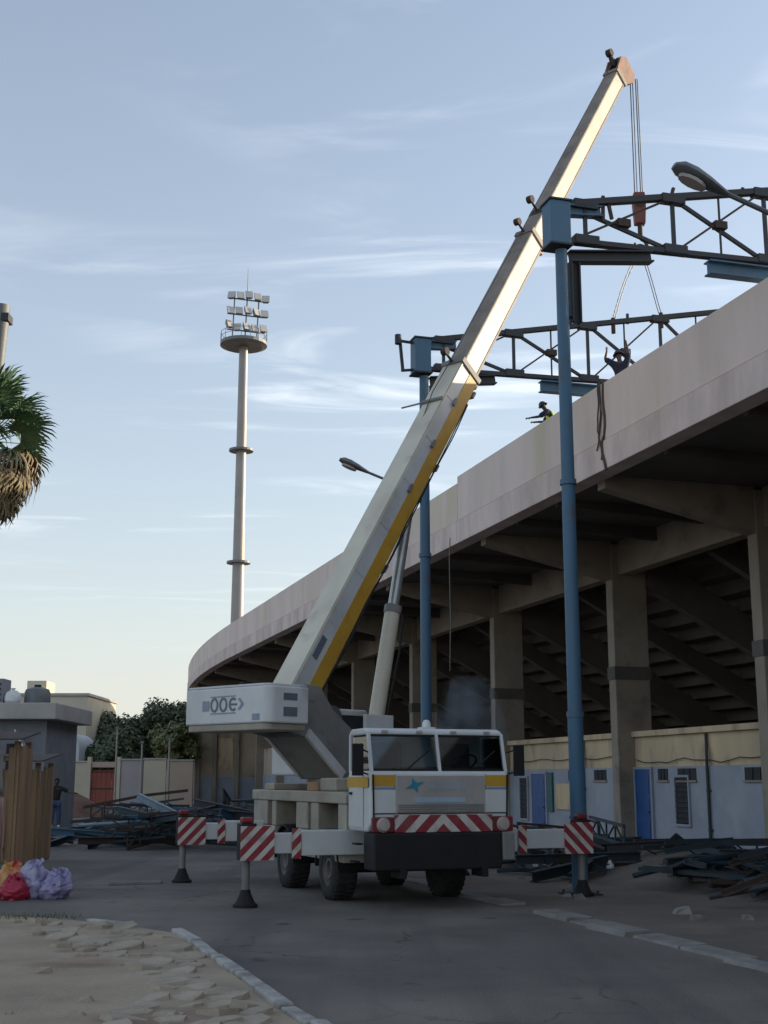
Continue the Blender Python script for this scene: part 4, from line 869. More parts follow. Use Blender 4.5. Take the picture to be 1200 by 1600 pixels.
for z in (49.8, 51.6, 53.4): q.beam((-1.9, 0, z), (2.2, 0, z), .12, .12)
q.build('lamp_frame', M['floodm'], fm)
rf = random.Random(2)
for r_, z in enumerate((50.1, 51.9, 53.7)):
    for k in range(5):
        x = -1.75 + .95 * k + .12 * r_; an = rf.uniform(-.5, .5); dz = rf.uniform(-.15, .15)
        Mq = MF @ rot @ Matrix.Translation((x, -.25, z + dz)) @ Matrix.Rotation(an, 4, 'Z') @ Matrix.Rotation(R(-25), 4, 'X')
        q = MB(Mq); q.hexa([(-.26, .22, -.3), (.26, .22, -.3), (.26, .22, .3), (-.26, .22, .3), (-.4, -.2, -.5), (.4, -.2, -.5), (.4, -.2, .5), (-.4, -.2, .5)]); fl = q.build('floodlight', M['floodm'], fm)
        q = MB(Mq); q.box(-.37, .37, -.225, -.205, -.46, .46); q.build('lens', M['floodg'], fl)
q = MB(MF @ rot); q.tube((.3, 0, 54), (.3, 0, 57.2), .05, .02, 6); q.build('lightning_rod', M['floodm'], fm)

# slim grey post at the left edge
gp = thing('grey_post', 'grey concrete post rising above the palm at the left edge', 'post', (-9.66, 30.6, 0))
q = MB(); q.lathe([(.19, 0), (.17, 6), (.14, 12.1), (.16, 12.5), (.21, 13.4), (.21, 13.75), (0, 13.8)], 14, ROOT[gp]); q.build('shaft', M['lampgrey'], gp, smooth=True)
q = MB(ROOT[gp]); q.box(-.24, .24, -.2, .2, 13.3, 13.5); q.build('top_clamp', M['greysteel'], gp)

# ================================================================== fan palm
pm = thing('palm_tree', 'fan palm with green crown and hanging dry fronds at the left edge', 'palm', (-9.42, 29.4, 0))
MP = ROOT[pm]
q = MB(); q.path([MP @ Vector((0.05 * math.sin(z), .04 * math.cos(z * .8), z)) for z in [x * .5 for x in range(0, 21)]], [.26 - .006 * k for k in range(21)], 12); q.build('trunk', M['palmbark'], pm, smooth=True)
rp = random.Random(4)
def fan_mesh(name, m, droop, rad, nl=22, seed=0):
    r = random.Random(seed); q = MB(); q.tube((0, 0, 0), (.75, 0, .0), .016, .009, 5)
    for k in range(nl):
        a = R(-112 + 224 * k / (nl - 1)); ln = rad * (.72 + .28 * math.cos(a * .7)) * r.uniform(.88, 1.05)
        d = Vector((math.cos(a), math.sin(a), 0)); sd = Vector((-d.y, d.x, 0)); o = Vector((.75, 0, 0)); dr = droop * r.uniform(.7, 1.3)
        p1 = o + d * ln * .5 + Vector((0, 0, -.10 * dr)); p2 = o + d * ln * .82 + Vector((0, 0, -.42 * dr)); p3 = o + d * ln * .93 + Vector((0, 0, -.8 * dr)); w1 = .042
        q.add([o, p1 - sd * w1, p1 + Vector((0, 0, -.02)), p1 + sd * w1, p2 - sd * w1 * .6, p2 + sd * w1 * .6, p3], [(0, 1, 2), (0, 2, 3), (1, 4, 5, 3, 2), (4, 6, 5)])
    me = bpy.data.meshes.new(name); me.from_pydata([tuple(v) for v in q.v], [], q.f); me.materials.append(m); return me
fg = [fan_mesh('frond', M['frond'], .35, .8, seed=i) for i in range(3)]; fd = [fan_mesh('dry_frond', M['frond_dry'], .8, .72, seed=9 + i) for i in range(3)]
ctr = Vector((.05, 0, 10.05))
def place(me, name, az, el, z, tw):
    o = bpy.data.objects.new(name, me); COL.objects.link(o); o.parent = pm
    o.matrix_local = Matrix.Translation(ctr + Vector((.12 * math.cos(az), .12 * math.sin(az), z))) @ Matrix.Rotation(az, 4, 'Z') @ Matrix.Rotation(-el, 4, 'Y') @ Matrix.Rotation(tw, 4, 'X')
for k in range(34):
    f = k / 33; place(fg[k % 3], 'frond', k * 2.4 + rp.uniform(-.2, .2), R(85 - 105 * f + rp.uniform(-8, 8)), .3 - .6 * f, rp.uniform(-.5, .5))
for k in range(40):
    f = k / 39; place(fd[k % 3], 'dry_frond', k * 2.4 + rp.uniform(-.3, .3), R(-18 - 52 * f + rp.uniform(-9, 9)), -.2 - .55 * f, rp.uniform(-.6, .6))

# ================================================================== background: walls, buildings, trees
cw_ = thing('compound_wall', 'plastered compound wall in cream, grey and pinkish sections below the far trees', 'wall', (-19, 95.5, 0))
for x0, x1, m, h in ((-34, -21.6, 'wcream', 3.3), (-19.15, -17.55, 'wlav', 3.45), (-17.5, -15.85, 'wcream', 3.5), (-15.8, -13.9, 'wpink', 3.4), (-60, -34.05, 'wlav', 3.3)):
    q = MB(); q.box(x0, x1, 95, 95.3, -.05, h); q.build('wall_section', M[m], cw_, bev=.02)
    q = MB(); q.box(x0 - .02, x1 + .02, 94.93, 95.37, h + .003, h + .12); q.build('coping', M['slab'], cw_, bev=.02)
for x in (-21.45, -19.3):
    q = MB(); q.box(x - .14, x + .14, 94.9, 95.4, 0, 3.7); q.build('gate_pier', M['wcream'], cw_, bev=.03)
mg = thing('metal_gate', 'rust-red metal gate in the far compound wall', 'gate', (-20.4, 95.2, 0))
for k in range(5):
    q = MB(); x = -21.3 + k * .373; q.box(x, x + .355, 95.1, 95.16, .12, 2.75); q.build('gate_board', M['gate'], mg, bev=.008)
for z in (.3, 1.4, 2.6):
    q = MB(); q.box(-21.3, -19.45, 95.06, 95.097, z, z + .09); q.build('gate_rail', M['rust'], mg)
q = MB(); q.box(-21.3, -19.44, 95.02, 95.4, 2.95, 3.35); q.build('lintel', M['wpink'], mg, bev=.02)

def building(name, label, x0, x1, y0, y1, h, m, cols, rows, cat='building'):
    b = thing(name, label, cat, ((x0 + x1) / 2, y0, 0))
    q = MB(); q.box(x0, x1, y0, y1, -.1, h); q.build('wall', M[m], b, bev=.03)
    q = MB(); q.box(x0 - .15, x1 + .15, y0 - .15, y1 + .15, h + .003, h + .25); q.build('roof', M['slab'], b, bev=.03)
    for r_ in range(rows):
        for c_ in range(cols):
            xx = x0 + (x1 - x0) * (c_ + .5) / cols; z = 1.2 + r_ * 3.0
            q = MB(); q.box(xx - .45, xx + .45, y0 - .012, y0 - .002, z, z + 1.2); wn = q.build('window', MATS['dark_glass'], b)
            q = MB(); q.box(xx - .55, xx + .55, y0 - .12, y0 - .002, z - .1, z - .004); q.build('sill', M['slab'], wn)
    return b
bb = building('apartment_building', 'cream flat-roofed building behind the kiosk, lit by low sun', -31.5, -25.7, 112, 124, 9.2, 'bcream', 1, 2)
q = MB(); q.box(-31.3, -29.6, 113, 116, 9.46, 10.6); q.build('stair_head', M['bcream'], bb, bev=.02)
ps = thing('pale_shed', 'pale arched-roof shed between the cream building and the trees', 'shed', (-25, 104, 0))
q = MB(); arc = [(-26.2, -.05), (-23.9, -.05), (-23.9, 4.4)] + [(-25.05 + 1.15 * math.cos(R(a)), 4.4 + 1.3 * math.sin(R(a))) for a in range(15, 181, 15)]
q.prism(arc, lambda x, z, y: (x, y, z), 102, 108); q.build('hull', M['bpale'], ps, smooth=True)
q = MB(); q.box(-25.5, -24.5, 101.95, 101.99, 0, 2.3); q.build('door', M['kioskwall'], ps)

def tree(name, label, x, y, h, rad, m, seed, n=11000, squash=.85):
    r = random.Random(seed); t_ = thing(name, label, 'tree', (x, y, 0), 0, 'trees beyond the compound wall'); Mt = ROOT[t_]
    q = MB(Mt); hh = h - rad * squash * 1.1; q.path([(0, 0, -.1), (.08, .05, hh * .5), (-.05, .1, hh), (0, 0, hh + rad * .5)], [.28, .22, .17, .06], 8)
    for k in range(7):
        a = k * 2.4; e = Vector((rad * .7 * math.cos(a), rad * .7 * math.sin(a), hh + rad * r.uniform(.1, .7))); q.path([(0, 0, hh * .8), e * .5 + Vector((0, 0, hh * .45)), e], [.11, .07, .025], 6)
    q.build('trunk', M['bark'], t_, smooth=True)
    cl = []
    for k in range(40):
        v = Vector((r.gauss(0, 1), r.gauss(0, 1), r.gauss(0, 1))).normalized() * r.uniform(.45, .95); cl.append((Vector((v.x * rad, v.y * rad, h - rad * squash + v.z * rad * squash)), r.uniform(.26, .46) * rad))
    vv = []; ff = []
    for k in range(n):
        c, cr_ = cl[r.randrange(len(cl))]; d = Vector((r.gauss(0, 1), r.gauss(0, 1), r.gauss(0, .8))).normalized() * cr_ * r.uniform(.55, 1.08); p = c + d
        s_ = r.uniform(.14, .28); nx = (d.normalized() + Vector((r.uniform(-.7, .7), r.uniform(-.7, .7), r.uniform(-.3, .9)))).normalized(); u = nx.orthogonal().normalized(); u = Matrix.Rotation(r.uniform(0, 6.28), 3, nx) @ u; v2 = nx.cross(u)
        b = len(vv); vv += [p - u * s_, p + v2 * s_ * .5, p + u * s_, p - v2 * s_ * .5]; ff.append((b, b + 1, b + 2, b + 3))
    q = MB(Mt); q.add(vv, ff); me = bpy.data.meshes.new('crown'); me.from_pydata([tuple(v) for v in vv], [], ff); me.materials.append(M[m]); o = bpy.data.objects.new('crown', me); COL.objects.link(o); o.parent = t_
tree('broadleaf_tree', 'dark green tree nearest the pale shed', -25.2, 118, 7.6, 2.8, 'leaf', 1)
tree('broadleaf_tree', 'dark green tree, second from the pale shed', -22.4, 121, 8.0, 2.7, 'leaf', 2)
tree('broadleaf_tree', 'tallest dark green tree, beside the far end of the stand', -18.9, 119, 9.2, 3.1, 'leaf', 3)
tree('broadleaf_tree', 'dark green tree half hidden behind the counterweight of the crane', -15.9, 124, 9.8, 2.9, 'leaf', 4)
tree('broadleaf_tree', 'sunlit olive-green lower tree in front of the dark trees', -16.8, 104, 6.5, 1.9, 'leaf2', 5, 8000)
tree('broadleaf_tree', 'dark rounded shrub-like tree just above the red gate', -22.6, 106, 5.4, 2.1, 'leaf', 6, 8000)

def thin_pole(x, y, h, label):
    o = thing('utility_pole', label, 'pole', (x, y, 0), 0, 'thin poles before the far trees')
    q = MB(); q.tube((x, y, 0), (x, y, h), .09, .06, 8); q.build('shaft', M['galv'], o, smooth=True)
    q = MB(); q.box(x - .12, x + .12, y - .1, y + .1, h, h + .16); q.build('cap', M['lampgrey'], o)
thin_pole(-18.9, 92, 5.6, 'thin pale pole before the trees, leftmost of three'); thin_pole(-17.1, 92, 4.6, 'short thin pole before the trees, middle of three'); thin_pole(-15.0, 91, 4.8, 'thin pale pole before the olive-green tree, rightmost of three')

# red-earth mound
def mound(name, label, x, y, rx, ry, h, m, seed):
    q = MB(); n = 20; rings = 6; pts = []; fs = []
    for i in range(rings + 1):
        f = i / rings
        for k in range(n):
            a = 2 * math.pi * k / n; nz = noise.noise(Vector((math.cos(a) * 1.5 + seed, math.sin(a) * 1.5, f * 2)))
            r = (1 - f) * (1 + .25 * nz) + .001; pts.append((x + rx * r * math.cos(a), y + ry * r * math.sin(a), h * (1 - (1 - f) ** 2.0) * (1 + .5 * nz) if i else -.03))
    for i in range(rings):
        for k in range(n): fs.append((i * n + k, i * n + (k + 1) % n, (i + 1) * n + (k + 1) % n, (i + 1) * n + k))
    q.add(pts, fs); o = q.build(name, M[m], smooth=True); return tag(o, label, 'mound')
mound('earth_mound', 'low mound of red earth in front of the compound wall', -19.5, 76, 4.2, 5, 1.3, 'redearth', 3)
mound('rubble_mound', 'low brown heap of earth under the scrap steel by the stand', S(4, 5, 0).x, S(4, 5, 0).y, 3.2, 6.5, .45, 'dirt', 8)

# ================================================================== left: kiosk, stalls, sacks
ks = thing('kiosk', 'grey kiosk with a thick overhanging concrete roof slab behind the wooden stalls', 'kiosk', (-16, 50, 0))
q = MB(); q.box(-20, -13.0, 50, 55, -.05, 4.3); q.build('wall', M['kioskwall'], ks, bev=.02)
q = MB(); q.box(-20.5, -12.5, 49.3, 55.5, 4.303, 4.92); q.build('roof_slab', M['slab'], ks, bev=.03)
q = MB(); q.box(-13.9, -13.25, 49.95, 49.998, 0, 2.2); q.build('door', M['wood'], ks, bev=.01)
q = MB(); q.beam((-14.1, 49.8, 3.9), (-13.7, 49.75, 3.2), .05, .55, (0, 1, 0)); q.build('sign_board', M['plastic'], ks)
for x in (-15.3, -14.5):
    q = MB(); q.box(x, x + .5, 49.96, 49.997, 2.4, 3.4); wn = q.build('window', M['dark'], ks)
    for k in range(3):
        q = MB(); q.box(x + .12 * (k + 1) - .01, x + .12 * (k + 1) + .01, 49.93, 49.958, 2.4, 3.4); q.build('bar', M['rust'], wn)
tk = thing('water_tank', 'grey water tank standing on the kiosk roof', 'tank', (-13.75, 51.2, 4.93))
q = MB(); q.lathe([(0, 0), (.5, 0), (.52, .1), (.5, .5), (.45, .62), (.15, .72), (0, .72)], 18, ROOT[tk]); q.build('body', M['lampgrey'], tk, smooth=True)
q = MB(); q.lathe([(0, .725), (.14, .725), (.14, .8), (0, .8)], 12, ROOT[tk]); q.build('lid', M['black'], tk)
tk = thing('rooftop_box', 'dark ventilation box at the left edge of the kiosk roof', 'box', (-15.4, 51, 4.93))
q = MB(ROOT[tk]); q.box(-.6, .5, -.5, .5, 0, 1.0); q.build('casing', M['kioskwall'], tk, bev=.02)
for k in range(4): q = MB(ROOT[tk]); q.box(-.5, .4, -.53, -.504, .15 + k * .2, .22 + k * .2); q.build('louvre', M['greysteel'], tk)
tk = thing('white_bundle', 'white wrapped bundle between the tank and the box on the kiosk roof', 'bundle', (-14.55, 50.6, 4.93))
def sack(mb, sx, sy, sz, seed, neck=True, n=26, rings=14):
    pts = []; fs = []
    for i in range(rings + 1):
        f = i / rings; ph = math.pi * f
        for k in range(n):
            a = 2 * math.pi * k / n; r = math.sin(ph) ** .6 if 0 < f < 1 else .02; z = (1 - math.cos(ph)) / 2
            p = Vector((r * math.cos(a), r * math.sin(a), z)); nz = noise.fractal(p * 2.2 + Vector((seed * 3.1, 0, 0)), .7, 2.0, 4) * .22 + .06 * math.sin(a * 7 + seed + z * 5) * z
            r2_ = (1 + nz) * r * (1 - .35 * z); pts.append((sx * r2_ * math.cos(a), sy * r2_ * math.sin(a), max(0.0, sz * (z + .12 * nz))))
    for i in range(rings):
        for k in range(n): fs.append((i * n + k, i * n + (k + 1) % n, (i + 1) * n + (k + 1) % n, (i + 1) * n + k))
    mb.add(pts, fs)
    if neck:
        mb.lathe([(.05, sz * .95), (.05, sz * 1.02), (.11, sz * 1.12), (.09, sz * 1.14)], 9)
    return mb
q = MB(ROOT[tk]); sack(q, .38, .34, .55, 3); q.build('wrap', M['plastic'], tk, smooth=True)

def stall(name, label, x0, x1, y0, y1, h, m, seed, gaps=()):
    r = random.Random(seed); s_ = thing(name, label, 'stall', ((x0 + x1) / 2, y0, 0))
    for x in (x0, x1):
        for y in (y0, y1):
            q = MB(); q.box(x - .06, x + .06, y - .06, y + .06, 0, h); q.build('post', M['wood'], s_, bev=.008)
    x = x0 + .08; k = 0
    while x < x1 - .1:                                          # front boards
        wd = r.uniform(.13, .2); z0 = r.uniform(.02, .12); z1 = h - r.uniform(.05, .25)
        if not any(a < x < b for a, b in gaps):
            q = MB(); q.box(x, x + wd - .012, y0 - .085 - r.uniform(0, .012), y0 - .062, z0, z1); q.build('plank', M['wood2'] if r.random() < .3 else M[m], s_)
        x += wd
    y = y0 + .08
    while y < y1 - .1:                                          # side boards facing the road
        wd = r.uniform(.15, .25); q = MB(); q.box(x1 + .062, x1 + .085 + r.uniform(0, .012), y, y + wd - .012, r.uniform(.02, .12), h - r.uniform(.05, .25)); q.build('plank', M['wood2'] if r.random() < .3 else M[m], s_); y += wd
    for z in (.5, h - .4):
        q = MB(); q.box(x0 + .06, x1 - .06, y0 - .058, y0 - .02, z, z + .09); q.build('rail', M['wood'], s_)
    q = MB(); q.hexa([(x0 - .25, y0 - .35, h + .02), (x1 + .2, y0 - .35, h + .02), (x1 + .2, y1 + .2, h + .22), (x0 - .25, y1 + .2, h + .22), (x0 - .25, y0 - .35, h + .05), (x1 + .2, y0 - .35, h + .05), (x1 + .2, y1 + .2, h + .25), (x0 - .25, y1 + .2, h + .25)]); q.build('roof_sheet', M['rust'], s_)
    return s_
stall('timber_stall', 'brown plank-walled timber stall in front of the grey kiosk', -13.5, -8.8, 33.2, 34.5, 2.45, 'wood', 3)
sA = stall('timber_stall', 'weathered timber stall hung with faded cloth at the left edge', -12.5, -8.05, 28.6, 29.5, 2.85, 'wood', 4, gaps=((-9.4, -8.25),))
def cloth(x0, x1, y, z0, z1, m, label, seed, name='hanging_cloth'):
    q = MB(); n = 18; pts = []; rows = 6
    for j in range(rows + 1):
        f = j / rows
        for i in range(n + 1):
            u = i / n; pts.append((x0 + (x1 - x0) * u + .02 * math.sin(j + seed), y + .045 * math.sin(u * 19 + seed) * (.3 + f) + .02 * math.sin(j * 1.3 + u * 5), z1 + (z0 - z1) * f + .03 * math.sin(u * 8 + seed) * f))
    fs = [(j * (n + 1) + i, j * (n + 1) + i + 1, (j + 1) * (n + 1) + i + 1, (j + 1) * (n + 1) + i) for j in range(rows) for i in range(n)]
    q.add(pts, fs); o = q.build(name, M[m], smooth=True); so_ = o.modifiers.new('thick', 'SOLIDIFY'); so_.thickness = .012; return tag(o, label, 'cloth', 'cloths hung on the left stall')
cloth(-9.35, -8.85, 28.44, 1.55, 2.7, 'pinkcloth', 'faded pink cloth hanging on the left stall, upper left', 1)
cloth(-8.8, -8.3, 28.44, 1.7, 2.72, 'greycloth', 'faded grey cloth hanging on the left stall, upper right', 2)
cloth(-9.2, -8.6, 28.40, .35, 1.5, 'greycloth', 'long grey cloth hanging low on the left stall', 3)
cloth(-8.56, -8.2, 28.42, .3, 1.65, 'pinkcloth', 'narrow pink cloth hanging low on the left stall', 4)

def bag(x, y, sx, sy, sz, m, label, seed, rz=0.0):
    o = thing('filled_sack', label, 'sack', (x, y, .004), rz, 'bright sacks beside the left stall')
    r = random.Random(seed); q = MB(ROOT[o]); n = 40; rings = 24; pts = []; fs = []; lean = Vector((r.uniform(-.12, .12), r.uniform(-.1, .1), 0))
    for i in range(rings + 1):
        f = i / rings; prof = (1.0 - .25 * (1 - f) ** 3) * (1 - f ** 2.6) ** .5 + (.10 if f > .9 else 0)
        for k in range(n):
            a = 2 * math.pi * k / n; p = Vector((math.cos(a), math.sin(a), f * 1.5))
            nz = noise.fractal(p * 1.3 + Vector((seed * 5.3, 0, 0)), .8, 2.1, 5) * .30 + .10 * abs(noise.noise(p * 3.7 + Vector((0, seed * 2.7, 0))))
            rr = max(.02, prof * (1 + nz)); z = sz * f * (1 + .25 * noise.noise(p * 1.6 + Vector((0, 0, seed))))
            pts.append(Vector((sx * rr * math.cos(a), sy * rr * math.sin(a), max(0, z))) + lean * f)
    for i in range(rings):
        for k in range(n): fs.append((i * n + k, i * n + (k + 1) % n, (i + 1) * n + (k + 1) % n, (i + 1) * n + k))
    fs.append(tuple(range(rings * n, rings * n + n))); q.add(pts, fs); q.build('bag', M[m], o, smooth=True)
    q = MB(ROOT[o]); c = Vector(pts[rings * n]) * .5 + lean * .5; c.z = sz * .93
    fl = []                                                     # crumpled open mouth
    for k in range(15):
        a = 2 * math.pi * k / 14; w_ = r.uniform(.07, .15); fl.append((c + Vector((.05 * math.cos(a), .05 * math.sin(a), -.05)), c + Vector((w_ * math.cos(a), w_ * math.sin(a), r.uniform(.02, .12)))))
    for (a0, b0), (a1, b1) in zip(fl[:-1], fl[1:]): q.add([a0, a1, b1, b0], [(0, 1, 2, 3)])
    q.build('sack_mouth', M[m], o)
bag(-6.98, 23.0, .42, .32, .40, 'bagred', 'bright red sack lying beside the left stall', 1)
bag(-6.62, 23.25, .30, .28, .56, 'bagyel', 'yellow and red patterned sack behind the red one', 2, .6)
bag(-6.34, 22.85, .28, .26, .36, 'bagred', 'small red sack between the yellow and purple sacks', 5, 1.2)
bag(-6.05, 23.2, .30, .27, .60, 'baglav', 'pale lavender sack standing beside the small red sack', 3, 1.1)
bag(-5.74, 23.1, .33, .28, .46, 'bagpur', 'purple sack, rightmost of the bright sacks on the road', 4, 2.0)
tag(MB(Matrix.Translation((-4.9, 26.2, .004)) @ Matrix.Rotation(.3, 4, 'Z')).hexa([(-.55, -.08, 0), (.5, -.09, 0), (.55, .08, 0), (-.5, .1, 0), (-.53, -.07, .06), (.5, -.08, .05), (.53, .07, .06), (-.5, .08, .05)]).build('pale_board', M['gutter'], bev=.01), 'pale board lying on the road behind the purple sack', 'board')

# ================================================================== scrap steel
rb = random.Random(21)
def scrap(x, y, z, az, tilt, ln, kind, m, label, group, cat='scrap steel', name='scrap_steel'):
    d = Vector((math.cos(az) * math.cos(tilt), math.sin(az) * math.cos(tilt), math.sin(tilt))); c = Vector((x, y, z)); a, b = c - d * ln / 2, c + d * ln / 2
    if group:
        wd_ = {0: 'I-beam', 1: 'tube', 2: 'angle bar', 3: 'lattice truss piece'}[kind]; cl_ = {'tealsteel': 'dark teal', 'bluesteel': 'blue-painted', 'greysteel': 'dark grey', 'rust': 'rusty brown', 'paleblue': 'pale blue'}[m]
        label = '%s steel %s in the scrap heap %s' % (cl_, wd_, label)
    lift = max(0, .06 - min(a.z, b.z)); a.z += lift; b.z += lift; q = MB()
    if kind == 0: q.ibeam(a, b, .16, .2, t=.02)
    elif kind == 1:
        kk = Vector((rb.uniform(-.3, .3), rb.uniform(-.3, .3), rb.uniform(0, .25))); m_ = a.lerp(b, rb.uniform(.3, .7)); q.path([a, a.lerp(m_, .6) + kk * .45, m_ + kk, m_.lerp(b, .4) + kk * .5, b], .05, 8)
    elif kind == 2:
        mb_ = a.lerp(b, rb.uniform(.35, .65)) + Vector((rb.uniform(-.18, .18), rb.uniform(-.18, .18), rb.uniform(0, .2))); q.beam(a, mb_, .09, .02); q.beam(mb_, b, .09, .02); s_ = d.cross(Vector((0, 0, 1))).normalized() * .045; q.beam(a + s_ + Vector((0, 0, .045)), mb_ + s_ + Vector((0, 0, .045)), .02, .09); q.beam(mb_ + s_ + Vector((0, 0, .045)), b + s_ + Vector((0, 0, .045)), .02, .09)
    else:                                                       # short lattice piece
        h = .42; u = Vector((0, 0, 1)) if rb.random() < .5 else d.cross(Vector((0, 0, 1))).normalized()
        q.beam(a, b, .07, .07); q.beam(a + u * h, b + u * h, .07, .07); n = max(2, int(ln / .6))
        for k in range(n):
            p = a.lerp(b, k / n); p2 = a.lerp(b, (k + 1) / n); q.beam(p, p + u * h, .04, .04, d); q.beam(p + (u * h if k % 2 else u * 0), p2 + (u * 0 if k % 2 else u * h), .035, .035, d)
    return tag(q.build(name, M[m]), label, cat, group)
GL = 'scrap steel heaped behind the crane'; LL = 'behind the left outriggers'
for k in range(84):
    f = rb.random(); x = -10.4 + 6.6 * f + rb.uniform(-.8, .8); y = 41 + rb.uniform(-2.5, 7) + (0 if f > .3 else 1.5); z = rb.uniform(.1, 1.15) * (.45 + .75 * f)
    scrap(x, y, z, rb.choice([R(-12), R(20), R(165), R(-35), R(75)]) + rb.uniform(-.3, .3), rb.uniform(-.16, .16), rb.uniform(1.6, 4.2), rb.choice([0, 0, 1, 2, 3, 3]), rb.choice(['tealsteel', 'tealsteel', 'bluesteel', 'greysteel', 'rust']), LL, GL)
scrap(-6.2, 39.3, 1.0, R(152), R(20), 3.2, 0, 'paleblue', 'pale blue steel beam leaning on top of the scrap heap', None)
scrap(-7.6, 39.2, .75, R(-4), R(2), 3.0, 1, 'paleblue', 'pale blue tube lying level across the scrap heap', None)
scrap(-9.6, 40.4, .45, R(8), R(-4), 3.2, 0, 'bluesteel', 'blue beam lying lowest at the left end of the scrap heap', None)
scrap(-8.6, 45.5, 1.35, R(14), R(9), 3.6, 2, 'rust', 'rusty brown strip lying on top of the scrap heap', None)
GR_ = 'scrap steel strewn along the stand'; LR = 'along the stand wall'
for k in range(150):
    t_ = rb.uniform(-4, 14.5); w_ = rb.uniform(1.2, 6.6) if t_ > 1 else rb.uniform(1.9, 5.4); p = S(t_, w_, 0)
    hz_ = .1 + .62 * math.exp(-((w_ - 4.3) / 2.4) ** 2) * rb.random()
    scrap(p.x, p.y, hz_, R(107) + rb.choice([0, 0, R(90), R(90), R(60), R(-50)]) + rb.uniform(-.25, .25), rb.uniform(-.1, .1), rb.uniform(1.0, 3.2), rb.choice([0, 0, 1, 1, 2, 2, 2, 3]), rb.choice(['tealsteel', 'tealsteel', 'greysteel', 'rust', 'tealsteel']), LR, GR_)
for k in range(26):                                             # stones along the dirt strip
    p = S(rb.uniform(-9, 14), rb.uniform(-1.6, 1.2), 0); rr = rb.uniform(.04, .14)
    q = MB(); bmv = [(p.x + rr * a * rb.uniform(.7, 1.4), p.y + rr * b * rb.uniform(.7, 1.4), c * rr * rb.uniform(.6, 1.1) - .01) for a, b, c in [(-1, -1, 0), (1, -1, 0), (1, 1, 0), (-1, 1, 0), (-.6, -.7, 1), (.7, -.6, 1), (.6, .7, 1), (-.7, .6, 1)]]
    q.hexa(bmv); tag(q.build('loose_stone', M['gutter'], bev=.01), 'small loose stone on the dirt strip beside the gutter', 'stone', 'loose stones along the gutter')
jc = thing('white_bottle', 'white plastic bottle standing behind the right outrigger foot', 'bottle', (4.95, 29.0, .0))
q = MB(); q.lathe([(0, .0), (.08, .0), (.085, .02), (.085, .2), (.04, .26), (.035, .3), (0, .3)], 14, ROOT[jc]); q.build('body', M['plastic'], jc, smooth=True)
q = MB(); q.lathe([(0, .302), (.04, .302), (.04, .34), (0, .34)], 12, ROOT[jc]); q.build('cap', M['redp'], jc)
tag(MB(Matrix.Translation((3.6, 31.2, 0))).hexa([(-.25, -.12, 0), (.22, -.14, 0), (.25, .12, 0), (-.2, .14, 0), (-.18, -.09, .16), (.15, -.08, .19), (.18, .09, .15), (-.14, .1, .17)]).build('white_rock', M['plastic'], bev=.03), 'white painted rock on the dirt between crane cab and outrigger', 'rock')

